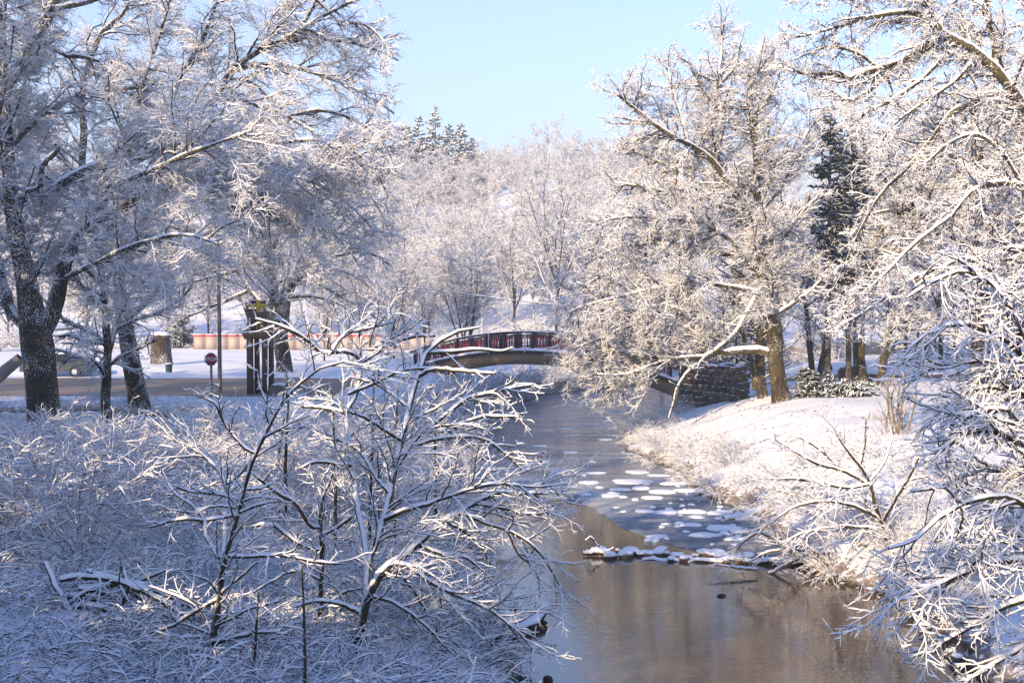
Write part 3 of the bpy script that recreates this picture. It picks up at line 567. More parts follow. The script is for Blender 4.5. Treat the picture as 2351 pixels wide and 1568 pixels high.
LF = [[(814, 1498, 13), (822, 1465, 12.5), (833, 1410, 12), (847, 1366, 11), (866, 1327, 10), (891, 1302, 9), (924, 1289, 7), (973, 1327, 5.5), (1034, 1360, 5), (1105, 1388, 4.5), (1155, 1421, 4), (1188, 1448, 3), (1221, 1487, 2)],
 [(866, 1322, 9), (929, 1272, 8.5), (973, 1234, 8.5), (1017, 1195, 8), (1050, 1178, 7.5), (1089, 1156, 6.5), (1144, 1129, 5), (1210, 1134, 3.5), (1287, 1129, 2)],
 [(841, 1390, 9), (841, 1338, 8), (847, 1283, 7.5), (869, 1234, 7), (880, 1195, 7), (896, 1134, 7), (905, 1079, 6.5), (924, 1013, 6.5), (938, 936, 6), (960, 865, 5.5), (979, 810, 5), (995, 799, 5), (1034, 766, 4), (1100, 752, 2.5)],
 [(880, 1195, 7), (924, 1173, 6.5), (979, 1159, 6), (1028, 1140, 5), (1078, 1123, 4.5), (1150, 1110, 3.5), (1230, 1118, 2.5), (1300, 1110, 1.6)],
 [(905, 1079, 6.5), (929, 1041, 6), (973, 986, 6), (995, 975, 6), (1045, 934, 5.5), (1072, 914, 5), (1122, 903, 4.5), (1166, 892, 3.5), (1221, 884, 2)],
 [(950, 1024, 5), (985, 1012, 5), (1045, 1002, 4.5), (1105, 1005, 4), (1144, 1030, 3.5), (1177, 1057, 3), (1204, 1085, 2)], [(1020, 1000, 4), (1045, 980, 4), (1100, 958, 3.5), (1144, 956, 3), (1193, 956, 2)],
 [(960, 865, 5), (995, 848, 4.5), (1045, 851, 4.5), (1111, 857, 4), (1138, 857, 2)], [(979, 810, 5), (1045, 807, 4.5), (1100, 802, 4), (1144, 807, 3.5), (1177, 799, 2)],
 [(1050, 1180, 5), (1056, 1173, 5), (1111, 1200, 4.5), (1166, 1217, 4), (1221, 1250, 3.5), (1254, 1289, 3), (1276, 1327, 2.5), (1298, 1365, 1.6)],
 [(839, 1300, 8), (839, 1245, 7), (822, 1173, 6.5), (811, 1079, 6.5), (800, 991, 6), (792, 947, 6), (817, 909, 5), (833, 832, 4.5), (870, 790, 3.5), (905, 750, 2)],
 [(833, 832, 4.5), (800, 808, 5), (740, 810, 5), (701, 777, 5), (652, 752, 5), (586, 733, 3)], [(740, 810, 4), (715, 760, 3.5), (700, 725, 2.5)], [(792, 947, 5), (729, 936, 4.5), (690, 934, 2.5)], [(808, 1068, 5), (729, 1060, 4.5), (690, 1075, 2.5)],
 [(833, 832, 5), (880, 800, 4.5), (940, 775, 4), (1000, 770, 3)], [(755, 815, 4), (790, 770, 4), (840, 755, 3.5), (905, 740, 2)], [(800, 905, 4), (860, 880, 4), (930, 850, 3.5), (1010, 845, 2)],
 [(896, 1134, 5), (860, 1090, 4.5), (830, 1040, 4), (790, 1015, 3), (740, 1005, 2)], [(938, 936, 4.5), (900, 905, 4), (860, 880, 3.5), (820, 870, 2.5)], [(924, 1013, 5), (880, 985, 4.5), (840, 960, 4), (800, 945, 3)],
 [(1089, 1156, 5), (1150, 1165, 4.5), (1210, 1180, 3.5), (1280, 1175, 2)], [(1017, 1195, 5), (1060, 1215, 4), (1100, 1250, 3), (1130, 1300, 2)],
 [(960, 1250, 5), (1010, 1270, 4.5), (1070, 1280, 3.5), (1120, 1320, 2)], [(1166, 1217, 3.5), (1190, 1270, 3), (1230, 1310, 2.5), (1240, 1370, 1.6)],
 [(847, 1366, 6), (900, 1380, 5), (960, 1420, 4), (1010, 1470, 3), (1060, 1520, 2)], [(833, 1410, 6), (780, 1385, 5), (720, 1380, 4), (670, 1395, 2.5)], [(905, 1300, 5), (960, 1370, 4), (1000, 1440, 3), (1030, 1510, 2)]]
near_tree('leaning_tree', 'snow-laden tree leaning from the near left bank, branches stretched over the water', LF, 20.4, 32, keep=lambda p: ~((CX + p[:, 0] / p[:, 1] * F > 1000) & (VH - (p[:, 2] - CAMZ) / p[:, 1] * F < 850)),
   levels=[lv(den=6.0, t0=.15, ang=46, lr=.42, lmin=.25, lmax=1.4, n=7, rr=.55, rmin=.006, rmax=.017, wig=.17, up=.03, prof=.4, bias=(.12, 0, 0)),
           lv(den=7, t0=.1, ang=44, lr=.5, lmin=.12, lmax=.6, n=5, rr=.6, rmin=.0045, rmax=.009, wig=.2, up=-.02), lv(den=7, t0=.2, ang=42, lr=.5, lmin=.08, lmax=.25, n=4, rr=.7, rmin=.004, rmax=.006, wig=.2)])
LI2 = [[(734, 1480, 5), (736, 1400, 5), (740, 1261, 5), (734, 1211, 4.5), (740, 1150, 4), (756, 1110, 3), (770, 1060, 2)], [(734, 1211, 5), (710, 1205, 5), (679, 1156, 5), (641, 1134, 5), (591, 1096, 3.5), (560, 1070, 2)],
 [(738, 1262, 5), (715, 1258, 5), (674, 1239, 5), (630, 1206, 5), (575, 1209, 3)], [(740, 1230, 4), (790, 1200, 4), (830, 1170, 3), (870, 1160, 2)], [(736, 1330, 4), (680, 1310, 4), (630, 1330, 3), (580, 1360, 2)], [(736, 1400, 4), (790, 1360, 4), (830, 1350, 2)]]
near_tree('sapling', 'thin sapling between the lone sapling and the leaning tree, thick snow on its drooping branches', LI2, 21.5, 33)
for i, (x, y0, y1, D) in enumerate([(850, 1190, 850, 27), (905, 1200, 880, 28), (868, 1150, 930, 30), (1000, 1120, 900, 31), (770, 1120, 900, 26), (655, 1100, 900, 28), (583, 1530, 1366, 18), (700, 1560, 1300, 17.5), (640, 1130, 960, 29)]):
    r = random.Random(i); L = [[(x, y0, 4), (x + r.uniform(-4, 6), y0 * .6 + y1 * .4, 3.4), (x + r.uniform(-10, 14), y1, 2)]]
    near_tree('sapling', 'straight dark stem among the tangle on the near left bank', L, D, 50 + i, group='straight stems in the left bank tangle', S=(.02, .02, .012),
              levels=[lv(den=5, t0=.25, ang=48, lr=.3, lmin=.3, lmax=1.0, n=6, rr=.6, rmin=.006, rmax=.013, wig=.15, up=.05), lv(den=5, t0=.1, ang=46, lr=.5, lmin=.12, lmax=.5, n=4, rr=.6, rmin=.005, rmax=.008, wig=.2)])

# ------------------------------------------------------------ shrubs
def shrub_proto(name, seed, h, stems, spread, mat, lean=(0, 0), arch=.25, S=.02, r0=.012, dens=(4.5, 5.5), base_r=.35, snowmat=None, l2=True, rt=.006):
    r = np.random.default_rng(seed); n = 9
    o = np.zeros((stems, 3)); a = r.uniform(0, 6.28, stems); rad = base_r * np.sqrt(r.random(stems)); o[:, 0] = rad * np.cos(a); o[:, 1] = rad * np.sin(a); o[:, 2] = -.15
    d = np.stack([np.cos(a) * spread * r.uniform(.3, 1, stems) + lean[0], np.sin(a) * spread * r.uniform(.3, 1, stems) + lean[1], np.ones(stems)], 1); d /= np.linalg.norm(d, axis=1, keepdims=True)
    P = _walk(r, o, d, h * r.uniform(.65, 1.25, stems), n, .09, -arch); Q = r.uniform(.7, 1.2, stems)[:, None] * r0 * np.linspace(1, .45, n)[None, :]
    A = Acc(); A.tubes(P, Q, 4, S * .8, r)
    st = A
    B = Acc(); P1, Q1 = kids(r, P, Q, den=dens[0], t0=.25, ang=42, lr=.4, lmin=.2, lmax=1.1, n=6, rr=.65, rmin=rt, wig=.16, up=-arch * .15, prof=.4); B.tubes(P1, Q1, 3, S, r)
    if l2: P2, Q2 = kids(r, P1, Q1, den=dens[1], t0=.1, ang=42, lr=.5, lmin=.1, lmax=.5, n=4, rr=.7, rmin=rt * .9, wig=.2, up=-arch * .1); B.tubes(P2, Q2, 3, S * .9, r)
    return st, B, mat
def place_shrub(protos, k, x, y, s, rz, name, label, group, parts=('stem', 'crown')):
    root = empty(name, (x, y, gz(x, y)), label, 'shrub', group, rz); root.scale = (s, s, s * random.uniform(.85, 1.15))
    p = protos[k % len(protos)]
    for nm, me in zip(parts, p):
        o = bpy.data.objects.new(nm, me); C.objects.link(o); o.parent = root
    return root
def protos(specs):
    out = []
    for sp_ in specs:
        st, B, mat = sp_; ms = []
        for A, nm in ((st, 'stem'), (B, 'crown')):
            o = A.build(nm, M[mat]); ms.append(o.data); bpy.data.objects.remove(o)
        out.append(tuple(ms))
    return out
PR = protos([shrub_proto('s', 60 + i, h, st, sp_, 'red', arch=ar, S=.042, r0=.012, base_r=.5) for i, (h, st, sp_, ar) in enumerate([(2.1, 34, .8, .22), (1.8, 40, .9, .3), (2.4, 30, .6, .18), (1.6, 36, 1.0, .35)])])
PL = protos([shrub_proto('s', 70 + i, h, st, sp_, 'neartwig', arch=ar, S=.045, r0=.014, dens=(4, 4.5), base_r=.5) for i, (h, st, sp_, ar) in enumerate([(1.0, 30, 1.4, .35), (.8, 34, 1.6, .4), (1.2, 26, 1.2, .3)])])
PW = protos([shrub_proto('s', 80 + i, h, st, sp_, 'twigw', arch=ar, S=.030, r0=.012, dens=(4.5, 5.5), base_r=.45) for i, (h, st, sp_, ar) in enumerate([(1.5, 34, 1.1, .32), (1.9, 30, .9, .28), (1.1, 36, 1.3, .38)])])
PF = protos([shrub_proto('s', 90 + i, h, st, sp_, 'frost', arch=ar, S=.05, r0=.02, dens=(3.6, 4.2), base_r=.6, rt=.014) for i, (h, st, sp_, ar) in enumerate([(2.2, 34, .9, .25), (1.7, 34, 1.2, .3)])])
random.seed(4)
def scatter(n, xr, yr, ok, dmin, seed):
    r = np.random.RandomState(seed); pts = []
    for _ in range(n * 60):
        y = r.uniform(*yr); x = r.uniform(*xr)
        if not ok(x, y): continue
        if all((x - a) ** 2 + (y - b) ** 2 > (dmin * (1 if y < 30 else 1.1)) ** 2 for a, b in pts):
            pts.append((x, y))
            if len(pts) >= n: break
    return pts
def dleft(x, y): return float(np.interp(y, YS, XL)) - x
def dright(x, y): return x - float(np.interp(y, YR, XR))
def infr(x, y, m=1.0): return abs(x) < .452 * y + m
# thicket of reddish stems on the left bank, far part and near part
for k, (x, y) in enumerate(scatter(78, (-24, 0), (24, 53), lambda x, y: dleft(x, y) > 3.5 - .02 * y and infr(x, y) and y > 24 + max(0, (x + 9) * 1.1), 1.45, 1)):
    place_shrub(PR, k, x, y, random.uniform(.8, 1.1) * min(1.05, max(.28, (7 - .098 * y - gz(x, y)) / 2.0)), random.uniform(0, 6.28), 'shrub', 'reddish-stemmed snowy shrub in the thicket on the left bank', 'reddish shrubs of the left bank thicket')
for k, (x, y) in enumerate(scatter(135, (-12, 1), (13.5, 30), lambda x, y: dleft(x, y) > .5 and infr(x, y, .6) and not (y > 24 and dleft(x, y) > 5) and not (x > -1.3 and 23.2 < y < 27.4), .82, 2)):
    place_shrub(PL, k, x, y, random.uniform(.7, 1.15), random.uniform(0, 6.28), 'shrub', 'low snow-buried shrub on the near left bank', 'low snowy shrubs on the near left bank')
for k, (x, y) in enumerate(scatter(46, (-8, 8), (30, 100), lambda x, y: .15 < dleft(x, y) < 2.6, 1.5, 3)):
    place_shrub(PR if y < 60 else PF, k, x, y, random.uniform(.6, .95) * (1 if y < 60 else .85), random.uniform(0, 6.28), 'shrub', 'frosted shrub hanging over the left edge of the frozen river', 'frosted shrubs along the left waterline')
# right bank
for k, (x, y) in enumerate(scatter(34, (5, 14), (24, 66), lambda x, y: .1 < dright(x, y) < 2.2 and infr(x, y), 1.4, 4)):
    place_shrub(PW, k, x, y, random.uniform(.5, .85), random.uniform(0, 6.28), 'shrub', 'pale sunlit shrub along the right edge of the river', 'pale shrubs along the right waterline')
for k, (x, y) in enumerate(scatter(26, (7, 16), (24, 40), lambda x, y: 1.5 < dright(x, y) < 5 and infr(x, y) and x / y * F + CX > 1740, 1.5, 5)):
    place_shrub(PW, k + 1, x, y, random.uniform(.6, .95), random.uniform(0, 6.28), 'shrub', 'sunlit twiggy shrub on the slope of the right bank', 'twiggy shrubs on the right slope')
# background shrubs about the field and beyond the bridge
for k, (x, y) in enumerate(scatter(34, (-60, 50), (84, 122), lambda x, y: infr(x, y, 3) and (dleft(x, y) > .5 or dright(x, y) > .5) and not (-34 < x < -6 and y > 74) and not (x < -12 and y < 110), 3, 6)):
    place_shrub(PF, k, x, y, random.uniform(.8, 1.3), random.uniform(0, 6.28), 'shrub', 'white frosted shrub beyond the bridge', 'frosted shrubs beyond the bridge')

# the arching bank shrub tree on the right and the drooping one in the right foreground
LJ = [[(2035, 1240, 6), (2032, 1220, 6), (2011, 1163, 5.5), (1997, 1105, 5), (1975, 1070, 4.5), (1952, 1042, 4), (1932, 1015, 3), (1915, 985, 2)], [(1997, 1115, 5), (1965, 1095, 5), (1935, 1080, 4.5), (1876, 1063, 4), (1830, 1040, 3), (1780, 1010, 2)],
 [(2000, 1110, 4), (1950, 1120, 4), (1890, 1110, 3.5), (1830, 1100, 3), (1770, 1100, 2)], [(2020, 1190, 5), (1960, 1160, 4.5), (1890, 1150, 4), (1820, 1165, 3), (1770, 1200, 2)], [(1975, 1070, 3), (1985, 1020, 3), (1990, 960, 2)], [(2030, 1215, 4), (1980, 1210, 4), (1910, 1210, 3.5), (1840, 1225, 3), (1790, 1250, 2)],
 [(1997, 1105, 3.5), (2030, 1060, 3), (2050, 1000, 2)], [(2025, 1200, 4), (2060, 1140, 3.5), (2090, 1090, 3), (2110, 1050, 2)], [(1935, 1080, 3), (1880, 1030, 3), (1830, 1000, 2)]]
near_tree('leaning_tree', 'small sunlit dark-stemmed tree on the right bank, branches arching toward the water', LJ, 29, 36, mats=('near', 'twigw', 'twigw'),
   levels=[lv(den=4.6, t0=.12, ang=44, lr=.45, lmin=.4, lmax=1.9, n=7, rr=.55, rmin=.008, rmax=.02, wig=.15, up=-.03, prof=.4, bias=(-.22, 0, 0)), lv(den=6.5, t0=.1, ang=42, lr=.5, lmin=.2, lmax=.8, n=5, rr=.6, rmin=.006, rmax=.011, wig=.18, up=-.06)])
LK = [[(2470, 1560, 16), (2460, 1400, 14), (2440, 1250, 12), (2425, 1100, 10), (2410, 980, 8), (2390, 880, 7), (2360, 800, 5), (2330, 720, 3)],
 [(2440, 1250, 9), (2380, 1180, 8), (2310, 1140, 7), (2230, 1150, 6), (2160, 1185, 5), (2100, 1240, 3.5), (2040, 1260, 2)], [(2450, 1330, 9), (2370, 1290, 8), (2280, 1290, 7), (2200, 1320, 6), (2130, 1350, 4.5), (2060, 1380, 3), (2010, 1420, 2)],
 [(2455, 1380, 9), (2390, 1370, 8), (2310, 1390, 7), (2240, 1430, 5.5), (2170, 1470, 4), (2100, 1500, 2.5)], [(2460, 1440, 8), (2400, 1450, 7), (2340, 1490, 6), (2270, 1530, 4), (2220, 1560, 2.5)], [(2425, 1100, 8), (2370, 1040, 7), (2310, 1000, 6), (2240, 990, 5), (2190, 1010, 3.5), (2140, 1060, 2)],
 [(2410, 980, 7), (2350, 920, 6), (2290, 890, 5.5), (2220, 900, 4.5), (2160, 940, 3), (2120, 990, 2)], [(2390, 880, 6), (2330, 800, 5.5), (2270, 760, 5), (2200, 745, 4.5), (2140, 760, 3.5), (2085, 800, 2)], [(2400, 900, 6), (2340, 860, 5.5), (2270, 830, 5), (2200, 835, 4.5), (2130, 850, 3.5), (2090, 880, 2)],
 [(2360, 800, 5), (2310, 690, 5), (2260, 640, 4.5), (2200, 625, 4), (2140, 650, 3), (2080, 685, 2)], [(2330, 720, 4), (2290, 640, 4), (2240, 600, 3.5), (2190, 590, 2.5)], [(2440, 1220, 7), (2360, 1100, 6), (2290, 1080, 5.5), (2220, 1090, 4.5), (2150, 1120, 3), (2090, 1130, 2)],
 [(2455, 1360, 7), (2350, 1230, 6), (2260, 1220, 5), (2180, 1260, 4), (2120, 1300, 3), (2070, 1340, 2)], [(2425, 1090, 6), (2330, 960, 5), (2300, 940, 5), (2230, 950, 4), (2180, 1000, 3), (2160, 1050, 2)]]
near_tree('drooping_tree', 'shaded drooping tree at the lower right edge, thick snow on its branches', LK, 17.2, 37, drift=.45, S=(.05, .038, .022),
   levels=[lv(den=8.5, t0=.15, ang=46, lr=.42, lmin=.3, lmax=1.4, n=7, rr=.6, rmin=.007, rmax=.018, wig=.2, up=-.06, prof=.35, bias=(-.1, 0, 0)), lv(den=9.5, t0=.1, ang=46, lr=.5, lmin=.16, lmax=.7, n=5, rr=.6, rmin=.006, rmax=.010, wig=.22, up=-.12), lv(den=6, t0=.2, ang=44, lr=.5, lmin=.1, lmax=.3, n=4, rr=.7, rmin=.005, rmax=.007, wig=.22, up=-.15)],
   keep=lambda p: (p[:, 2] > .1) & (p[:, 0] / p[:, 1] > .33 + .06 * np.sin(p[:, 2] * 2)))
# tall thin stems of the dry vine on the right slope
LV = [[(2062 + dx, 1090 + 6 * (i % 3), 2.2), (2058 + dx * 1.1 + 8 * math.sin(i), 1000, 2), (2060 + dx * 1.3 + 10 * math.cos(i * 2), 920, 1.6), (2065 + dx * 1.5, 850 + 20 * (i % 4), 1.2)] for i, dx in enumerate((-22, -14, -6, 2, 10, 18, 26, -10, 8))]
near_tree('dry_vine', 'tangle of dry tan vine stems standing on the right slope', LV, 41, 38, mats=('dead', 'dead', 'dead'), cat='vine', S=(.01, .006, .004), dm=(.8, .5, 1))

# ------------------------------------------------------------ evergreens
def evergreen(name, label, base, h, spread, seed, mat, group=None, nb=90, rt=.06, t0=.08, droop=-.12):
    r = np.random.default_rng(seed); root = empty(name, base, label, 'tree', group)
    n = 12; z = np.linspace(-.3, h, n); P = np.stack([np.cumsum(r.normal(0, .03, n)), np.cumsum(r.normal(0, .03, n)), z], 1)[None]; Q = np.linspace(.012 * h, .03, n)[None]
    A = Acc(); A.tubes(P, Q, 8, 0, r); A.build('trunk', M['trunk'], root)
    t = np.sort(t0 + (1 - t0) * r.random(nb) ** .9); a = r.uniform(0, 6.28, nb); o = np.stack([np.interp(t, np.linspace(0, 1, n), P[0, :, i]) for i in range(3)], 1)
    ln = spread * (1 - t) ** .8 * r.uniform(.6, 1.15, nb) + .3; d = np.stack([np.cos(a), np.sin(a), r.uniform(-.1, .25, nb) + t * .4], 1); d /= np.linalg.norm(d, axis=1, keepdims=True)
    P1 = _walk(r, o, d, ln, 7, .06, droop); Q1 = np.full((nb, 7), .05) * np.linspace(1, .5, 7)
    B = Acc(); B.tubes(P1, Q1, 4, .05, r)
    P2, Q2 = kids(r, P1, Q1, den=4.2, t0=.1, ang=50, asd=18, lr=.34, lmin=.3, lmax=1.3, n=5, rr=1, rmin=rt, wig=.14, up=-.12, flat=.6); B.tubes(P2, Q2, 4, .07, r)
    P3, Q3 = kids(r, P2, Q2, den=5.5, t0=.1, ang=48, lr=.5, lmin=.2, lmax=.6, n=3, rr=.8, rmin=rt * .7, wig=.2, up=-.15); B.tubes(P3, Q3, 3, .05, r)
    B.build('crown', M[mat], root); return root
for (x, y, D, h, s, sd) in ((1898, 870, 62.5, 15.4, 2.5, 1), (1948, 870, 64.5, 14.6, 1.7, 2)):
    b_ = base_at(x, y, D); evergreen('spruce_tree', ('tall dark green spruce rising behind the mossy tree' if sd == 1 else 'narrower spruce just right of the tall dark one'), b_, h, s, sd, 'needle', nb=170, t0=.36)
for (x, y, D, h, s, sd, lab) in ((1590, 850, 76, 7.6, 2.6, 3, 'rounded dark yew at the end of the bridge behind the low limb'), (1690, 850, 78, 8.5, 2.6, 4, 'dark yew standing behind the stone wall and the twin trunks')):
    b_ = base_at(x, y, D); evergreen('yew_tree', lab, b_, h, s, sd, 'needle', nb=110, t0=.05, droop=-.05)
LW = [[(1752, 905, 12), (1745, 854, 11), (1745, 819, 11), (1747, 750, 10), (1744, 680, 8), (1740, 600, 5)], [(1733, 895, 7), (1731, 843, 7), (1720, 812, 6.5), (1707, 763, 6), (1696, 708, 5), (1690, 640, 3)], [(1745, 819, 6), (1762, 770, 5), (1775, 700, 4)]]
park_tree('twin_trunk_tree', 'dark twin-trunked tree between the stone wall and the mossy tree', LW, 59, 41, 2.6, 0, keep=lambda p: p[:, 2] > 4.2, low=.5, n1=14)

# ------------------------------------------------------------ far trees: a few kinds, each tree an object
def far_proto(seed, h, spread, rt, vase=False, dens=1., tm='limb'):
    r = np.random.default_rng(seed); n = 10
    z = np.linspace(-.6, h * .9, n); P = np.stack([np.cumsum(r.normal(0, .05, n)) * h / 14, np.cumsum(r.normal(0, .05, n)) * h / 14, z], 1)[None]; Q = (np.linspace(1, .12, n) * h * .017)[None]
    if vase:
        st = 9; o = np.zeros((st, 3)); a = r.uniform(0, 6.28, st); d = np.stack([np.cos(a) * .35, np.sin(a) * .35, np.ones(st)], 1); d /= np.linalg.norm(d, axis=1, keepdims=True)
        P = _walk(r, o, d, np.full(st, h * .85), n, .04, .0); Q = np.full((st, 1), h * .009) * np.linspace(1, .2, n)[None]
    else:
        # a short bole that parts into several rising leaders, so that the crown is round
        st = 7; P[0, :, 2] = np.linspace(-.6, h * .36, n); Q[0] = np.linspace(1, .7, n) * h * .011
        o = P[0, r.integers(5, n, st)]; a = np.arange(st) * 6.28 / st + r.uniform(-.4, .4, st); w = r.uniform(.25, .95, st); d = np.stack([np.cos(a) * w, np.sin(a) * w, np.ones(st)], 1); d /= np.linalg.norm(d, axis=1, keepdims=True)
        P = np.concatenate([P, _walk(r, o, d, h * .62 * r.uniform(.75, 1.1, st), n, .07, .03)]); Q = np.concatenate([Q, np.full((st, 1), h * .006) * np.linspace(1, .2, n)[None]])
    A = Acc(); A.tubes(P, Q, 6, .05, r)
    nb = 44 if not vase else 60
    P1, Q1 = kids(r, P, Q, den=nb / lengths(P).sum() / .78, t0=.22, ang=52 if not vase else 34, lr=1, lmin=spread * (.3 if not vase else .5), lmax=spread * (.62 if not vase else 1), n=8, rr=.5, rmin=rt * 2, rmax=.11, wig=.1, up=.12, prof=.35)
    A.tubes(P1, Q1, 4, .06, r); B = Acc()
    P2, Q2 = kids(r, P1, Q1, den=2.6 * dens, t0=.15, ang=46, lr=.38, lmin=1., lmax=2.8, n=6, rr=.5, rmin=rt * 1.3, rmax=.05, wig=.15, up=.02, prof=.4); B.tubes(P2, Q2, 3, .05, r)
    P3, Q3 = kids(r, P2, Q2, den=3.2 * dens, t0=.1, ang=44, lr=.45, lmin=.5, lmax=1.4, n=4, rr=.6, rmin=rt, rmax=.03, wig=.18, up=-.03); B.tubes(P3, Q3, 3, .04, r)
    P4, Q4 = kids(r, P3, Q3, den=2.6 * dens, t0=.2, ang=42, lr=.6, lmin=.35, lmax=.8, n=3, rr=.8, rmin=rt * .85, wig=.2, up=-.03); B.tubes(P4, Q4, 3, .03, r)
    oa = A.build('trunk', M[tm]); ob = B.build('crown', M['frost']); ms = (oa.data, ob.data); bpy.data.objects.remove(oa); bpy.data.objects.remove(ob)
    print('far', B.n); return ms
FP = [far_proto(100 + i, h, s, .026, dens=1.25, tm='frost') for i, (h, s) in enumerate([(14, 5.0), (16, 5.5), (13, 4.6), (15, 4.4), (12, 5.2), (17, 5.2)])]
FN = [far_proto(120 + i, h, s, .016, dens=1.15) for i, (h, s) in enumerate([(13, 4.6), (15, 5.4), (11, 4.4)])]
FV = [far_proto(130, 9.5, 3.4, .014, True, 1.2)]
def far_tree(P, k, x, y, s, name, label, group=None, sz=1):
    root = empty(name, (x, y, gz(x, y)), label, 'tree', group, random.uniform(0, 6.28)); root.scale = (s, s, s * sz)
    for nm, me in zip(('trunk', 'crown'), P[k % len(P)]):
        o = bpy.data.objects.new(nm, me); C.objects.link(o); o.parent = root
    return root
rs = np.random.RandomState(9); cnt = 0
for row, D in enumerate((128, 138, 149, 161, 174, 188, 203, 219, 236, 252, 268)):
    x = -.47 * D - 4 + rs.uniform(0, 6)
    while x < .47 * D + 4:
        u = x / D * F + CX; cen = 780 < u < 1480
        yy = D + rs.uniform(-4, 4)
        if (dleft(x, yy) > 2 or dright(x, yy) > 2) and (cen or row % 2 == 0):
            far_tree(FP, rs.randint(6), x, yy, rs.uniform(.62, .95), 'hillside_tree', 'white frosted tree on the wooded hillside beyond the bridge', 'frosted trees on the hillside', rs.uniform(.85, 1.1)); cnt += 1
        x += rs.uniform(4.6, 7.4) * (1 if cen else 1.5)
print('hill trees', cnt)
for k, (x, D, h) in enumerate(((925, 250, 19), (962, 255, 21), (1000, 250, 22), (1030, 256, 19), (1058, 250, 18), (1085, 254, 15), (940, 262, 20))):
    X = gx(x, D); evergreen('fir_tree', 'snow-dusted conifer on the hilltop skyline', np.array((X, D, gz(X, D))), h, 7., 200 + k, 'needlef', 'conifers on the hilltop', nb=110, rt=.22)
X, D = gx(1066, 95), 95; far_tree(FV, 0, X, D, 1.0, 'multi_stem_tree', 'rounded multi-stemmed frosted tree just behind the left half of the bridge')
for x, D, k, s, lab in ((1280, 112, 1, 1.05, 'tall frosted tree with a dark forked trunk behind the middle of the bridge'), (1180, 122, 0, 1.05, 'frosted tree between the multi-stemmed tree and the forked one behind the bridge'), (1345, 118, 2, 1.2, 'frosted tree half hidden by the mossy tree, right of the forked trunk')):
    far_tree(FN, k, gx(x, D), D, s, 'frosted_tree', lab)
# trees behind the field on the left and behind the park on the right
for k, (x, D) in enumerate(((20, 124), (110, 118), (200, 126), (300, 120), (390, 124), (480, 120), (570, 126), (660, 120), (750, 124), (840, 120), (930, 116), (985, 124))):
    far_tree(FN, k, gx(x, D), D, random.uniform(.85, 1.1), 'frosted_tree', 'frosted tree in the row behind the snowy field', 'frosted trees behind the field')
for k, (x, D) in enumerate(((1520, 100), (1590, 112), (1660, 104), (1730, 110), (1800, 98), (1870, 106), (1950, 100), (2030, 95), (2110, 102), (2190, 92), (2270, 98), (2340, 90), (2080, 84), (2160, 80), (2320, 78))):
    far_tree(FN, k, gx(x, D), D, random.uniform(.8, 1.05), 'frosted_tree', 'frosted tree in the wood behind the park', 'frosted trees behind the park')

for k, la in enumerate(np.arange(-36, -58, -3.6)):  # unseen trees added along the rise for the shade they cast
    s_ = -22 + random.uniform(-3, 3); far_tree(FN, k, .64 * s_ + .77 * la, .77 * s_ - .64 * la, random.uniform(1.0, 1.3) * (1.25 if la > -3 else 1), 'frosted_tree', 'unseen frosted tree added left of the frame to cast shade', 'unseen frosted trees added for shade')
for k, (x, y) in enumerate(((-29, 22), (-35, 31), (-27, 30), (-42, 38), (-38, 22))):  # tall unseen trees added to keep the maple's crown in shade
    far_tree(FN, k, x, y, random.uniform(1.75, 2.0), 'frosted_tree', 'unseen frosted tree added left of the frame to cast shade', 'unseen frosted trees added for shade')

for k, (x, D, s_, lab) in enumerate(((745, 92, .62, 'low frosted tree just right of the forked mossy tree, before the rink boards'), (830, 88, .6, 'low frosted tree between the gateway and the left end of the footbridge'), (905, 93, .7, 'rounded frosted tree standing at the left end of the footbridge'), (975, 98, .62, 'small frosted tree between the rink boards and the multi-stemmed tree'))):
    far_tree(FN, k, gx(x, D), D, s_, 'frosted_tree', lab)

# unseen dense spruces added out of frame to shade the near banks and maple
for k, (la, s_, h) in enumerate([(-10, -8, 13.5), (-13, -9, 14.5), (-16, -7, 15), (-19, -8, 15.5), (-22.5, -9, 17), (-26, -8, 17), (-30, -9, 18), (-4, -12, 18), (-1, -13, 20), (2, -12, 19), (5, -13, 19), (-29, 2, 31), (-33, 1, 31), (-38, 1, 26), (-43, -1, 27), (-48, 1, 26)]):
    X, Y = .53 * s_ + .848 * la, .848 * s_ - .53 * la; evergreen('spruce_tree', 'dense unseen spruce added out of frame to cast shade', (X, Y, gz(X, Y)), h, 3.6 if h < 22 else 4.6, 300 + k, 'needle', 'unseen spruces added for shade', nb=150, rt=.11, t0=.04)
# ------------------------------------------------------------ the arched footbridge
M['concrete'] = plain('brown_concrete', (.20, .135, .075), .85, .3, 2.2, bmp=.02)
M['darkwood'] = plain('dark_wood', (.022, .020, .020), .7, .3, 9, snow=True, lo=.55, hi=.85)
M['redpaint'] = plain('red_paint', (.24, .014, .018), .5, .3, 7, snow=True, lo=.6, hi=.9)
M['edge'] = plain('snowy_edge', (.045, .045, .05), .8, .4, 6, snow=True, lo=.3, hi=.7)
M['pale'] = plain('pale_metal', (.6, .6, .6), .5, .1, 9)
BR, BL = np.array((9.75, 67.3)), np.array((-7.2, 79.5)); ax = BL - BR; LB_ = np.linalg.norm(ax); ax = ax / LB_; nn = np.array((-ax[1], ax[0])); nn = nn if nn[1] > 0 else -nn
BW = 2.3
def bp(s, off, z): p = BR + ax * LB_ * s + nn * off; return (p[0], p[1], z)
def bump_(s): return 1 - (2 * s - 1) ** 2
def dz(s): return 2.55 + 1.55 * bump_(s)
def fz(s): return 1.45 + 1.68 * bump_(s) ** .9
root = empty('footbridge', bp(.5, BW / 2, 2.4), 'arched brown footbridge with red and black railings crossing the frozen river', 'bridge'); bo = tuple(root.location)
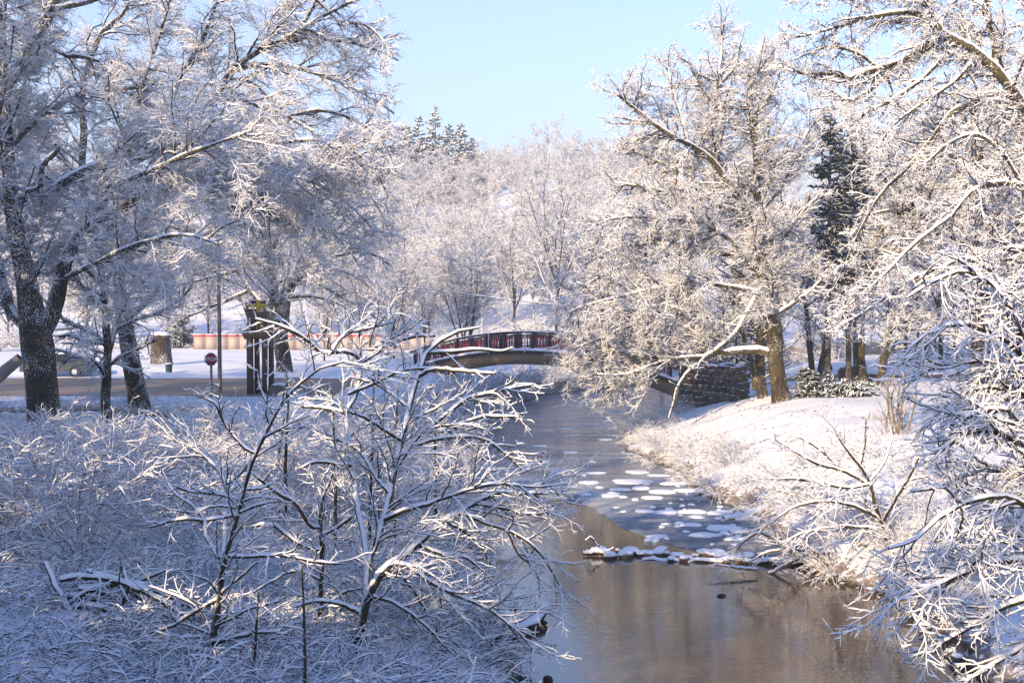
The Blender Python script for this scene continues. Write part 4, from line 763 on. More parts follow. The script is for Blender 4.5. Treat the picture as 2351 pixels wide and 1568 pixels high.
def sweep(offs, z0f, z1f, s0, s1, n=48, snow=0):
    A = Acc(); v = []
    for s in np.linspace(s0, s1, n):
        v += [bp(s, offs[0], z0f(s)), bp(s, offs[1], z0f(s)), bp(s, offs[1], z1f(s)), bp(s, offs[0], z1f(s))]
    q = [(4 * i + a, 4 * i + (a + 1) % 4, 4 * i + 4 + (a + 1) % 4, 4 * i + 4 + a) for i in range(n - 1) for a in range(4)] + [(0, 1, 2, 3), (4 * n - 1, 4 * n - 2, 4 * n - 3, 4 * n - 4)]
    A.add(v, q); return A
sweep((0, BW), fz, lambda s: dz(s) - .22, 0, 1).build('arch', M['concrete'], root, False, bo)
sweep((-.14, BW + .14), lambda s: dz(s) - .219, lambda s: dz(s), -.01, 1.01).build('deck', M['edge'], root, False, bo)
sweep((-.10, BW + .10), lambda s: dz(s) + .002, lambda s: dz(s) + .07, -.01, 1.01).build('snow_cover', M['snow'], root, False, bo)
for s0, s1 in ((-.035, .012), (.988, 1.04)):
    sweep((0.02, BW - .02), lambda s: -1.2, lambda s: dz(0) - .23, s0, s1, 4).build('pier', M['concrete'], root, False, bo)
rl = random.Random(3)
for off in (.10, BW - .10):
    rail = sweep((off - .07, off + .07), lambda s: dz(s) + 1.06, lambda s: dz(s) + 1.17, 0, 1).build('railing', M['darkwood'], root, False, bo)
    sweep((off - .10, off + .10), lambda s: dz(s) + 1.172, lambda s: dz(s) + 1.21, 0, 1).build('snow_cap', M['snow'], rail, False, bo)
    nb = 16
    for i in range(nb + 1):
        s = .02 + .96 * i / nb; A = Acc(); A.box(bp(s, off, dz(s) + .56), (.16, .16, 1.02), math.atan2(ax[1], ax[0])); A.build('post', M['darkwood'], rail, False, bo)
        if i == nb: continue
        A = Acc(); s1 = .02 + .96 * (i + 1) / nb; rz = math.atan2(ax[1], ax[0]); L_ = LB_ * .96 / nb
        for j in range(5):
            u = s + (s1 - s) * (j + .9) / 5.8; A.box(bp(u, off, dz(u) + .50), (.085 if j % 2 else .07, .04, .74), rz)
        for zz in (.20, .78):
            for j in range(4):
                u = s + (s1 - s) * (j + .5) / 4; A.box(bp(u, off + .035, dz(u) + zz), (L_ / 4 * 1.04, .03, .07), rz)
        A.build('panel', M['redpaint'], rail, False, bo)
        A = Acc()
        for j in range(4):
            u = s + (s1 - s) * (j + .5) / 4; A.box(bp(u, off, dz(u) + .95 - .03 * (j in (1, 2))), (L_ / 4 * .8, .05, .11), rz)
        A.build('fretwork', M['darkwood'], rail, False, bo)
for s in (.52, .66):
    A = Acc(); P = np.array([[bp(s, -.2, dz(s) - .2), bp(s, -.2, dz(s) + .5), bp(s, -.2, dz(s) + 1.22)]]); A.tubes(P, np.full((1, 3), .035), 8); A.build('brace', M['pale'], root, True, bo)

# ------------------------------------------------------------ field stone wall at the bridge's right end
m, nt, b = newmat('field_stone'); at_ = N(nt, 'ShaderNodeAttribute', attribute_name='tint'); cr = N(nt, 'ShaderNodeValToRGB'); nt.links.new(at_.outputs['Fac'], cr.inputs[0])
cr.color_ramp.interpolation = 'CONSTANT'
cols = [(.05, .05, .055), (.16, .10, .06), (.10, .085, .075), (.24, .16, .09), (.13, .065, .045), (.08, .075, .07), (.20, .17, .13), (.10, .055, .035), (.28, .20, .12)]
for i, c_ in enumerate(cols):
    e = cr.color_ramp.elements[i] if i < 2 else cr.color_ramp.elements.new(i / 9); e.position = i / 9; e.color = (*c_, 1)
n1 = noise(nt, 9, 4, .65, vec=objvec(nt)); c = mix(nt, n1, cr.outputs[0], (.02, .018, .016)); c = mix(nt, .35, c, cr.outputs[0])
g = N(nt, 'ShaderNodeNewGeometry'); sx = N(nt, 'ShaderNodeSeparateXYZ'); nt.links.new(g.outputs['Normal'], sx.inputs[0])
c = mix(nt, maprange(nt, math_(nt, 'ADD', sx.outputs[2], math_(nt, 'MULTIPLY', n1, .3)), .78, .95), c, SNOW)
nt.links.new(c, b.inputs['Base Color']); b.inputs['Roughness'].default_value = .8; bump(nt, b, n1, .03); M['stone'] = m
def sphere(nu=10, nv=7):
    v = [(math.cos(2 * math.pi * i / nu) * math.sin(math.pi * j / nv), math.sin(2 * math.pi * i / nu) * math.sin(math.pi * j / nv), math.cos(math.pi * j / nv)) for j in range(nv + 1) for i in range(nu)]
    q = [(j * nu + i, (j + 1) * nu + i, (j + 1) * nu + (i + 1) % nu, j * nu + (i + 1) % nu) for j in range(nv) for i in range(nu)]
    return np.array(v), q
SV, SQ = sphere()
SV2, SQ2 = sphere(18, 12)
def rock(A, c, size, r, rz=None, tint=.5, lumpy=.16, hi=False):
    v = (SV2 if hi else SV).copy(); k = r.normal(size=(3, 3)) * 1.6; ph = r.uniform(0, 6.28, 3)
    v *= (1 + lumpy * np.sin(v @ k.T + ph).sum(1, keepdims=True) / 1.7)
    v = np.sign(v) * np.abs(v) ** .85
    v *= np.array(size) / 2; rz = r.uniform(0, 6.28) if rz is None else rz; ca, sa = math.cos(rz), math.sin(rz)
    v = np.stack([v[:, 0] * ca - v[:, 1] * sa, v[:, 0] * sa + v[:, 1] * ca, v[:, 2]], 1) + np.array(c)
    A.add(v, SQ2 if hi else SQ, tint=tint, snow=0)
W0, W1 = np.array((10.05, 66.6)), np.array((12.75, 62.3)); wd = W1 - W0; WL = np.linalg.norm(wd); wd /= WL; wn = np.array((wd[1], -wd[0])); wn = wn if wn[1] < 0 else -wn
wz = math.atan2(wd[1], wd[0]); rr_ = np.random.default_rng(7)
root = empty('stone_wall', (*(W0 + W1) / 2, 1.6), 'low curved wall of brown field stones at the right end of the footbridge', 'wall'); wo = tuple(root.location)
def wtop(u): return 3.45 - .1 * u
A = Acc()
for u0 in np.linspace(0, WL, 9)[:-1]:
    p = W0 + wd * (u0 + WL / 16); A.box((p[0], p[1], 1.35), (WL / 8 * 1.0, .55, 3.75), wz, tint=.02)
core = A; core.build('core', M['stone'], root, False, wo)
A = Acc(); z = .15
while z < 3.35:
    u = rr_.uniform(-.1, .2); hh = rr_.uniform(.26, .40)
    while u < WL + .1:
        w_ = rr_.uniform(.28, .55); p = W0 + wd * (u + w_ / 2) + wn * rr_.uniform(.24, .30)
        rock(A, (p[0], p[1], z + hh / 2 + rr_.uniform(-.04, .04)), (w_ * 1.02, .34, hh * 1.05), rr_, wz + rr_.uniform(-.1, .1), tint=rr_.random())
        u += w_
    z += hh * .93
for k in range(24):                                     # the wall's right-hand end
    p = W1 + wd * .02 + wn * rr_.uniform(-.25, .2); rock(A, (p[0], p[1], rr_.uniform(1.4, 3.3)), (.4, .45, .35), rr_, tint=rr_.random())
A.build('stonework', M['stone'], root, True, wo)
A = Acc()
for k in range(26):
    u = rr_.uniform(0, WL); p = W0 + wd * u + wn * rr_.uniform(-.3, .15); rock(A, (p[0], p[1], wtop(u) - .12), (rr_.uniform(.4, .7), rr_.uniform(.4, .6), rr_.uniform(.3, .5)), rr_, tint=rr_.random())
A.build('coping', M['stone'], root, True, wo)
A = Acc()
for k in range(16):
    u = WL * (k + .5) / 16; p = W0 + wd * u - wn * .12; rock(A, (p[0], p[1], wtop(u) + .08 + .12 * (5 < k < 11)), (.75, .75, .28 + .2 * (6 < k < 10)), rr_, tint=.5)
A.build('snow_cap', M['snow'], root, True, wo)
for k, (x, y, D, sz, lab) in enumerate(((1668, 851, 63.7, (1.0, .75, .95), 'upright snow-faced end stone on the field stone wall'), (1698, 856, 62.9, (.7, .7, .95), 'dark round stone at the outer end of the field stone wall'))):
    p = at(x, y, D); A = Acc(); rock(A, p, sz, rr_, tint=.12 if k else .72, hi=True); o = A.build('boulder', M['stone'], None, True, tuple(p)); o.location = tuple(p); tag(o, lab, 'boulder')

# ------------------------------------------------------------ wooden gateway, stop sign, poles, rink, bin, car
M['gatewood'] = plain('brown_timber', (.13, .065, .038), .75, .35, 5, snow=True, lo=.55, hi=.8)
M['gatebeam'] = plain('tan_timber', (.20, .125, .075), .75, .25, 5, snow=True, lo=.55, hi=.8)
M['yellow'] = plain('yellow_paint', (.75, .50, .03), .5, .15, 6, snow=True, lo=.6, hi=.9)
M['maroon'] = plain('maroon_paint', (.16, .03, .035), .5, .15, 6, snow=True, lo=.6, hi=.9)
D = 57.0; px = D / F
gb = at(597, 905, D); gb[2] = 2.45
root = empty('park_gateway', tuple(gb), 'tall brown timber gateway with flared beams and a yellow ornament on top', 'gateway')
def zat(v): return float(at(600, v, D)[2]) - gb[2]
def xat(u): return float(at(u, 800, D)[0]) - gb[0]
def bx(name, x0, x1, v0, v1, y, dy, mat, par=root, flare=0.):
    A = Acc(); a_, b_, z0, z1 = xat(x0), xat(x1), zat(v1), zat(v0); f = flare * px
    v = [(a_, y, z0), (b_, y, z0), (b_, y + dy, z0), (a_, y + dy, z0), (a_ - f, y, z1), (b_ + f, y, z1), (b_ + f, y + dy, z1), (a_ - f, y + dy, z1)]
    A.add(v, [(0, 3, 2, 1), (4, 5, 6, 7), (0, 1, 5, 4), (1, 2, 6, 5), (2, 3, 7, 6), (3, 0, 4, 7)]); return A.build(name, M[mat], par, False)
for x0, x1, y in ((566, 579, 0), (580, 590, .35), (601, 612, 0), (613, 623, .35), (590, 600, 1.1)):
    bx('post', x0, x1, 778, 935, y, .28, 'gatewood')
lo_ = bx('beam', 562, 624, 763, 778, -.12, .5, 'gatebeam', flare=6); bx('beam', 556, 575, 757, 779, .385, .9, 'gatewood', flare=3)
for x0, x1 in ((575, 587), (600, 611)): bx('upper_post', x0, x1, 729, 762.5, 0, .26, 'gatewood')
bx('beam', 569, 613, 715, 729, -.10, .45, 'gatebeam', flare=5); bx('beam', 563, 578, 709, 729, .355, .8, 'gatewood', flare=3)
orn = bx('ornament', 570, 613, 698, 706, -.02, .16, 'yellow'); bx('upright', 589, 599, 689, 714.6, -.06, .3, 'yellow', orn)
bx('block', 572, 587, 691, 697.6, .1, .3, 'maroon', orn); bx('block', 600, 608, 691, 697.6, .1, .3, 'maroon', orn); bx('snow_cap', 571, 588, 687, 690.8, .08, .34, 'snow', orn)
ins = bx('inset', 589, 599, 735, 760, .03, .1, 'yellow'); bx('stripe', 592, 596, 738, 757, .01, .018, 'maroon', ins)

M['signred'] = plain('sign_red', (.33, .012, .02), .4, .12, 9); M['white'] = plain('white_paint', (.8, .8, .8), .5, .05, 9)
M['postwood'] = plain('pale_post_wood', (.28, .21, .13), .8, .2, 9)
D = 55.2; c0 = at(484, 825, D); rad = 14.6 / F * D / math.cos(math.pi / 8); g0 = gz(c0[0], c0[1])
root = empty('stop_sign', (c0[0], c0[1], g0), 'red octagonal STOP sign on a wooden post at the near edge of the sanded road', 'sign'); hz = c0[2] - g0
A = Acc(); A.box((0, .06, (hz - .1) / 2 - .1), (.10, .08, hz + .5)); A.build('post', M['postwood'], root, False)
def octa(A, r, y0, y1):
    v = [(r * math.cos(math.pi / 8 + i * math.pi / 4), y, hz + r * math.sin(math.pi / 8 + i * math.pi / 4)) for y in (y0, y1) for i in range(8)]
    v += [(0, y0, hz), (0, y1, hz)]
    A.add(v, [(i, (i + 1) % 8, 8 + (i + 1) % 8, 8 + i) for i in range(8)], [(16, (i + 1) % 8, i) for i in range(8)] + [(17, 8 + i, 8 + (i + 1) % 8) for i in range(8)])
A = Acc(); octa(A, rad, .0, .018); pl_ = A.build('border', M['white'], root, False)
A = Acc(); octa(A, rad * .93, -.004, .010); face = A.build('face', M['signred'], root, False)
fc = bpy.data.curves.new('lettering', 'FONT'); fc.body = 'STOP'; fc.size = rad * .74; fc.align_x = 'CENTER'; fc.align_y = 'CENTER'; fc.extrude = .002; fc.offset = .006
tmp = bpy.data.objects.new('lettering', fc); C.objects.link(tmp); bpy.context.view_layer.update()
me = bpy.data.meshes.new_from_object(tmp.evaluated_get(bpy.context.evaluated_depsgraph_get())); bpy.data.objects.remove(tmp)
me.materials.clear(); me.materials.append(M['white']); t_ = bpy.data.objects.new('lettering', me); C.objects.link(t_); t_.parent = face; t_.location = (0, -.008, hz); t_.rotation_euler = (math.pi / 2, 0, 0)
A = Acc(); rock(A, (0, .01, hz + rad * .95), (rad * .8, .09, .07), rr_); A.build('snow_cap', M['snow'], root)

D = 58.; p = base_at(505, 900, D); A = Acc(); A.tubes(np.array([[(p[0], p[1], 2.0), (p[0], p[1], 6), (p[0] - .03, p[1], 11.5)]]), np.array([[.11, .10, .085]]), 10)
root = empty('utility_pole', tuple(p), 'weathered grey wooden pole standing right of the STOP sign', 'pole'); M['greywood'] = plain('grey_wood', (.27, .225, .19), .85, .3, 6)
A.build('pole', M['greywood'], root, True, tuple(p)); A = Acc(); A.box((p[0], p[1] - .12, 10.9), (1.6, .09, .11)); A.build('crossarm', M['greywood'], root, False, tuple(p))
D = 100.; p = base_at(597, 760, D); A = Acc(); A.tubes(np.array([[(p[0], p[1], 2.2), (p[0], p[1], 6), (p[0], p[1], 12)]]), np.array([[.09, .08, .06]]), 8)
tag(A.build('flagpole', M['pale'], None, True, tuple(p)), 'thin pale flagpole rising behind the timber gateway', 'flagpole').location = tuple(p)
P = np.array([[at(860, 652, 90), at(960, 662, 90.5), at(1060, 674, 91), at(1180, 690, 92), at(1300, 702, 93), at(1420, 706, 94)]]); A = Acc(); A.tubes(P, np.full((1, 6), .03), 6, .05)
o = A.build('cable', M['near'], None); tag(o, 'snow-covered overhead cable sagging behind the footbridge', 'cable')

# rink boards
M['boards'] = plain('cream_board', (.38, .32, .285), .6, .08, 9); M['redrail'] = plain('red_rail', (.45, .06, .06), .5, .1, 5); M['rinkblue'] = plain('blue_kick', (.50, .42, .38), .6, .1, 5)
D = 113.; root = empty('rink_boards', (gx(720, D), D, 2.5), 'long cream board wall with a red top rail across the snowy field', 'rink wall')
xs = np.arange(445, 1010, 26.); wo = tuple(root.location); pts = [(gx(u, D), D) for u in xs]; pts = [(pts[0][0] - .6 + .3 * k, D + 8 - 2.2 * k) for k in range(3)] + pts
for (xa, ya), (xb, yb) in zip(pts[:-1], pts[1:]):
    L_ = math.hypot(xb - xa, yb - ya); rz = math.atan2(yb - ya, xb - xa); cx_, cy_ = (xa + xb) / 2, (ya + yb) / 2
    A = Acc(); A.box((cx_, cy_, 3.17), (L_ - .03, .08, 1.34), rz); A.build('panel', M['boards'], root, False, wo)
    A = Acc(); A.box((cx_, cy_ - .01, 3.93), (L_, .14, .17), rz); A.build('rail', M['redrail'], root, False, wo)
    A = Acc(); A.box((xa, ya - .06, 3.1), (.05, .05, 1.42), rz); A.build('post', M['boards'], root, False, wo)
    A = Acc(); A.box((cx_, cy_, 4.06), (L_ - .06, .12, .07), rz); A.build('snow_cap', M['snow'], root, False, wo)
b_ = base_at(415, 790, 119); evergreen('evergreen_shrub', 'broad dark evergreen bush at the left end of the rink boards', b_, 3.2, 2.6, 5, 'needle', nb=80, t0=.02, droop=-.03)
b_ = base_at(620, 760, 126); evergreen('evergreen_shrub', 'dark evergreen bush behind the rink boards by the gateway', b_, 4.2, 3.0, 6, 'needle', nb=80, t0=.02, droop=-.03)

M['stump'] = plain('stump_bark', (.085, .065, .048), .9, .4, 5, bmp=.03)
# broken trunk, bin, fallen trunk
def lathe_trunk(name, label, cat, p, h, r0, r1, mat, seed):
    r = np.random.default_rng(seed); n = 10; P = np.stack([np.cumsum(r.normal(0, .015, n)), np.cumsum(r.normal(0, .015, n)), np.linspace(-.3, h, n)], 1)[None]
    Q = (np.linspace(r0, r1, n) + .25 * r0 * np.exp(-np.linspace(0, 8, n)))[None]; A = Acc(); A.tubes(P, Q, 18, 0, r)
    root = empty(name, tuple(p), label, cat); A.build('trunk', M[mat], root); A = Acc(); rock(A, (P[0, -1, 0], P[0, -1, 1], h + .02), (r1 * 2.1, r1 * 2.1, .4), r, hi=True, lumpy=.08); A.build('snow_cap', M['snow'], root); return root
p = base_at(371, 838, 85); lathe_trunk('tree_stump', 'broad broken tan trunk capped with snow on the field beyond the road', 'stump', p, 2.2, .78, .70, 'trunk', 3)
p = base_at(388, 862, 76); root = empty('litter_bin', tuple(p), 'small green litter bin at the far edge of the road', 'bin'); M['green'] = plain('green_paint', (.012, .05, .035), .5, .2, 8)
A = Acc(); A.tubes(np.array([[(0, 0, -.1), (0, 0, .3), (0, 0, .6)]]), np.array([[.2, .22, .23]]), 14); A.build('body', M['green'], root); A = Acc(); rock(A, (0, 0, .63), (.46, .46, .14), rr_, hi=True); A.build('snow_cap', M['snow'], root)
L_ = [[(-60, 915, 12), (-20, 880, 13), (20, 845, 13), (48, 822, 11)]]; P, Q = trace_limbs(50, L_, rng, 0, 10); A = Acc(); A.tubes(P, Q, 12, .06, rng); p = P[0, 5]
tag(A.build('leaning_log', M['greywood'], None, True, tuple(p)), 'slanting grey trunk leaning into view left of the big maple', 'log').location = tuple(p)

M['carpaint'] = plain('dark_blue_paint', (.03, .04, .06), .35, .15, 3, snow=True, lo=.6, hi=.85); M['glass'] = plain('car_glass', (.02, .025, .03), .1, .1, 3); M['tyre'] = plain('tyre', (.015, .015, .015), .8, .2, 9); M['lamp'] = plain('tail_lamp', (.5, .01, .02), .3, .1, 9)
D = 71.4; p = base_at(135, 868, D); root = empty('parked_car', tuple(p), 'dark snow-dusted car on the far side of the road, half hidden by the big maple', 'car')
prof = [(-2.1, .32), (-2.12, .75), (-1.95, .95), (-1.1, 1.02), (-.55, 1.42), (.9, 1.46), (1.65, 1.05), (2.05, .98), (2.12, .6), (2.08, .32)]
def extr(A, prof, y0, y1, ins=.0):
    n = len(prof); v = [(x, y, z) for y in (y0, y1) for x, z in prof]; A.add(v, [(i, (i + 1) % n, n + (i + 1) % n, n + i) for i in range(n)])
    c_ = [(sum(a for a, _ in prof) / n, y, .8) for y in (y0, y1)]; A.add([(x, y0, z) for x, z in prof] + [c_[0]], tris=[(i, (i + 1) % n, n) for i in range(n)]); A.add([(x, y1, z) for x, z in prof] + [c_[1]], tris=[(i, (i + 1) % n, n) for i in range(n)])
A = Acc(); extr(A, prof, -.85, .85); body = A.build('body', M['carpaint'], root, False)
for pr, nm in (([(-1.0, 1.03), (-.5, 1.36), (.1, 1.38), (.1, 1.03)], 'window'), ([(.2, 1.03), (.2, 1.38), (.85, 1.38), (1.5, 1.05)], 'window')):
    A = Acc(); extr(A, pr, -.862, .862); A.build(nm, M['glass'], root, False)
for x in (-1.35, 1.35):
    for y in (-.80, .80):
        A = Acc(); A.tubes(np.array([[(x, y - .1, .33), (x, y + .1, .33)]]), np.full((1, 2), .33), 18); w_ = A.build('wheel', M['tyre'], root); A = Acc(); A.tubes(np.array([[(x, y - .115, .33), (x, y + .115, .33)]]), np.full((1, 2), .19), 14); A.build('rim', M['pale'], w_)
        A = Acc(); rock(A, (x, y - .1 if y < 0 else y + .1, .33), (.34, .05, .34), rr_, 0, lumpy=.02); A.build('hub', M['pale'], w_)
for y in (-.78, .78): A = Acc(); A.box((2.09, y, .83), (.10, .18, .18)); A.build('tail_lamp', M['lamp'], root, False); A = Acc(); A.box((-2.1, y, .72), (.10, .22, .14)); A.build('headlight', M['pale'], root, False)
A = Acc(); rock(A, (.2, 0, 1.48), (1.7, 1.5, .22), rr_, 0, hi=True, lumpy=.05); A.build('snow_cap', M['snow'], root)

# ------------------------------------------------------------ boulders, snowy mound bush
M['redrock'] = plain('red_brown_rock', (.12, .05, .038), .8, .35, 3, snow=True, lo=.72, hi=.95, bmp=.05)
def boulder(name, label, x, y, D, size, mat, tint=.5, sink=.25, seed=1):
    p = base_at(x, y, D); r = np.random.default_rng(seed); A = Acc(); rock(A, (0, 0, size[2] * (.5 - sink)), size, r, hi=True, tint=tint, lumpy=.12); o = A.build(name, M[mat]); o.location = tuple(p); return tag(o, label, 'boulder')
boulder('boulder', 'large red-brown boulder topped with snow among the park trunks', 1953, 866, 69, (1.5, 1.2, 1.25), 'redrock', seed=2)
boulder('boulder', 'small red-brown boulder behind the thin twin-trunked tree', 1898, 855, 78, (.8, .8, .8), 'redrock', seed=3)
boulder('boulder', 'low dark boulder between the stout and the leaning park trunks', 2002, 872, 68, (1.5, 1.0, .8), 'redrock', seed=4)
boulder('boulder', 'pale snow-plastered rock at the foot of the timber gateway', 640, 905, 56, (1.0, .8, .9), 'stone', tint=.75, seed=5)
r = np.random.default_rng(12); p = base_at(1925, 918, 56); n = 150
o_ = np.zeros((n, 3)); a_ = r.uniform(0, 6.28, n); o_[:, 0] = np.cos(a_) * .9 * np.sqrt(r.random(n)); o_[:, 1] = np.sin(a_) * .5 * np.sqrt(r.random(n)); o_[:, 2] = -.1
d_ = np.stack([np.cos(a_) * .9, np.sin(a_) * .7, r.uniform(.25, 1.1, n)], 1); d_ /= np.linalg.norm(d_, axis=1, keepdims=True)
P = _walk(r, o_, d_, r.uniform(.8, 1.45, n), 7, .1, -.16); A = Acc(); A.tubes(P, np.full((n, 7), .02), 4, .05, r); root = empty('low_shrub', tuple(p), 'dome of arching evergreen twigs thickly buried in snow beside the mossy tree', 'shrub'); A.build('stem', M['needle'], root)
P1, Q1 = kids(r, P, np.full((n, 7), .03), den=7, t0=.25, ang=50, lr=.3, lmin=.2, lmax=.5, n=4, rr=1, rmin=.035, wig=.2, up=-.1); A = Acc(); A.tubes(P1, Q1, 4, .10, r); A.build('crown', M['needlef'], root)
b_ = base_at(1858, 918, 55.5); evergreen('evergreen_shrub', 'dark green and brown evergreen bush at the left of the snow-buried dome', b_, 1.35, .75, 15, 'needle', nb=60, t0=.02, droop=-.1, rt=.03)

# ------------------------------------------------------------ in and along the river
r = np.random.default_rng(21)
def slab(name, label, cat, x, y, w, d, h, mat, group=None, dome=.5, rz=0, z=.02, rag=.3):
    p = onwater(x, y); n = 22; A = Acc(); a_ = np.arange(n) * 2 * np.pi / n; m_ = r.integers(6, 10); k = np.interp(a_, np.linspace(0, 2 * np.pi, m_ + 1), np.append(c9 := r.uniform(1 - rag * 1.6, 1 + rag, m_), c9[0])) + r.normal(0, .04, n)
    rings = [(1.0, -.03), (1.02, h * .45), (.9, h * .85), (.6, h * (1 + dome * .25)), (.25, h * (1 + dome * .35))]
    v = [(w / 2 * k[i] * f * math.cos(a_[i]), d / 2 * k[i] * f * math.sin(a_[i]), zz) for f, zz in rings for i in range(n)] + [(0, 0, h * (1 + dome * .4))]
    q = [(j * n + i, j * n + (i + 1) % n, (j + 1) * n + (i + 1) % n, (j + 1) * n + i) for j in range(4) for i in range(n)]; A.add(v, q, [(4 * n + i, 4 * n + (i + 1) % n, 5 * n) for i in range(n)])
    o = A.build(name, M[mat]); o.location = (p[0], p[1], z); o.rotation_euler = (0, 0, rz); return tag(o, label, cat, group)
M['floe'] = plain('floe_snow', (.80, .83, .87), .6, .06, 5, bmp=.03)
fl = [(1465, 1085, 70, 1), (1365, 1087, 60, 1), (1510, 1093, 60, 1), (1360, 1110, 55, 2), (1455, 1108, 110, 2), (1550, 1112, 90, 2), (1345, 1138, 28, 2), (1420, 1126, 60, 2), (1470, 1124, 50, 3), (1520, 1132, 60, 3), (1585, 1130, 80, 3), (1400, 1140, 60, 2), (1500, 1145, 50, 2), (1480, 1176, 45, 2), (1530, 1180, 60, 3), (1590, 1178, 70, 3), (1600, 1190, 40, 2), (1640, 1182, 40, 3), (1700, 1192, 110, 3), (1660, 1178, 36, 2), (1585, 1208, 55, 2), (1650, 1216, 80, 3), (1700, 1222, 50, 2), (1620, 1232, 70, 2), (1510, 1235, 46, 2), (1500, 1243, 40, 2), (1560, 1205, 30, 2), (1690, 1240, 60, 2), (1360, 975, 50, 1), (1400, 968, 40, 1), (1300, 985, 44, 1), (1430, 990, 60, 1), (1240, 1025, 40, 1), (1390, 1010, 36, 1), (1310, 1040, 40, 1), (1250, 1062, 34, 1), (1340, 925, 46, 1), (1290, 935, 40, 1), (1400, 945, 50, 1), (1180, 1090, 40, 1), (1120, 1075, 44, 1)]
for x, y, w, t in fl:
    D = onwater(x, y)[1]; wm = w / F * D
    slab('ice_floe', 'flat snow-topped ice piece lying on the frozen river', 'ice floe', x, y, wm, min(wm * r.uniform(.22, .5), .9) + .12, (.02, .045, .07, .09)[t], 'floe', 'ice floes on the river', rz=r.uniform(-.2, .2))
for k in range(46):
    y = r.uniform(1090, 1262); x = r.uniform(1330 + (y - 1090) * 1.0, 1590 + (y - 1090) * .95); w = r.uniform(8, 24); D = onwater(x, y)[1]; wm = w / F * D
    slab('ice_fragment', 'small snowy ice fragment among the floes on the frozen river', 'ice fragment', x, y, wm, wm * r.uniform(.4, .9), r.uniform(.02, .07), 'floe', 'ice fragments on the river', rz=r.uniform(-.4, .4))
# a line of snow-covered debris: lumps, a sunken log, an upright snag
for k in range(32):
    x = 1385 + k * 10.5 + r.uniform(-5, 5); y = 1270 + k * .45 + r.uniform(-9, 12); D = onwater(x, y)[1]; w = r.uniform(.16, .5); p = onwater(x, y); A = Acc(); rock(A, (0, 0, .03), (w, w * .7, w * .5), r, hi=True, tint=r.random()); o = A.build('river_stone', M['stone']); o.location = (p[0], p[1], .01)
    tag(o, 'small snow-capped stone in the line across the river', 'stone', 'stones in the line across the river'); A = Acc(); rock(A, (0, 0, .03 + w * .2), (w * 1.05, w * .8, w * .35), r, hi=True, lumpy=.1); A.build('snow_cap', M['snow'], o)
def logobj(name, label, pts, mat, k=10, S=.04, cat='log', z=None, rnd=.01):
    c_ = catmull(pts, 16); c_[:, :3] += r.normal(size=(16, 3)) * rnd; A = Acc(); A.tubes(c_[None, :, :3], c_[None, :, 3], k, S, r); p = c_[8, :3]; o = A.build(name, M[mat], None, True, tuple(p)); o.location = tuple(p); return tag(o, label, cat)
def ow(x, y, z, rad): p = onwater(x, y); return (p[0], p[1], z, rad)
logobj('sunken_log', 'long dark log lying half sunken in the river along the edge of the ice', [ow(1470, 1284, .0, .05), ow(1560, 1288, .03, .07), ow(1680, 1291, .02, .08), ow(1790, 1296, .06, .09), ow(1870, 1305, .15, .08)], 'near', S=.03, rnd=.03)
D = onwater(1370, 1276)[1]; logobj('driftwood_snag', 'crooked snow-capped snag sticking up from the water at the end of the stone line', [(*at(1376, 1284, D), .05), (*at(1374, 1262, D), .035), (*at(1367, 1245, D), .03), (*at(1358, 1231, D), .035), (*at(1349, 1234, D), .03), (*at(1347, 1243, D), .02)], 'near', S=.03, rnd=.02, cat='driftwood')
logobj('driftwood_log', 'short snow-covered driftwood lying at the foot of the upright snag', [(*at(1338, 1272, D)[:2], .05, .03), (*at(1362, 1274, D)[:2], .07, .06), (*at(1390, 1272, D)[:2], .10, .05), (*at(1410, 1266, D)[:2], .2, .02)], 'near', S=.07, cat='driftwood')
LB2 = [[(1914, 1338, 5.5), (1880, 1312, 6), (1828, 1274, 6.5), (1790, 1247, 5.5), (1748, 1222, 4), (1715, 1236, 3), (1690, 1262, 2)], [(1862, 1264, 5), (1830, 1282, 5), (1790, 1304, 4.5), (1765, 1318, 4)], [(1955, 1335, 5), (1925, 1315, 5.5), (1890, 1282, 5.5), (1862, 1262, 4.5), (1830, 1262, 3)], [(1800, 1262, 3), (1760, 1268, 3), (1720, 1290, 2)], [(1740, 1308, 3), (1700, 1304, 3), (1640, 1296, 2)]]
near_tree('fallen_branch', 'pale broken branches lying bent over the water at the right bank', LB2, 29.3, 61, mats=('dead', 'twigw', 'twigw'), cat='branch', root=False, drift=.15, S=(.03, .03, .015), dm=(.8, .8, 1))
logobj('snowy_log', 'snow-buried log sloping from the right bank onto the ice', [ow(1790, 1172, .35, .14), ow(1760, 1183, .18, .13), ow(1720, 1190, .06, .11), ow(1660, 1197, .03, .08)], 'dead', S=.16)
logobj('curved_log', 'dark curved log edging the snowy point on the left bank', [ow(1118, 1452, .08, .09), ow(1150, 1452, .1, .10), ow(1190, 1454, .1, .11), ow(1222, 1444, .14, .13), ow(1240, 1428, .2, .13), ow(1246, 1412, .2, .10)], 'limb', S=.0)
for x, y, sz, lab in ((1150, 1480, (.42, .35, .26), 'dark wet rock in the water just below the curved log'), (1243, 1449, (.22, .16, .08), 'small dark stone in the water off the tip of the curved log'), (1258, 1562, (.30, .2, .14), 'small rock in the water at the bottom of the photo'), (1205, 1563, (.55, .3, .10), 'flat rock at the waterline at the bottom of the photo'), (1655, 1368, (.3, .2, .07), 'tiny dark rock breaking the brown water near the right bank')):
    p = onwater(x, y); A = Acc(); rock(A, (0, 0, sz[2] * .1), sz, r, hi=True, tint=.02); o = A.build('wet_rock', M['limb']); o.location = (p[0], p[1], 0); tag(o, lab, 'rock')
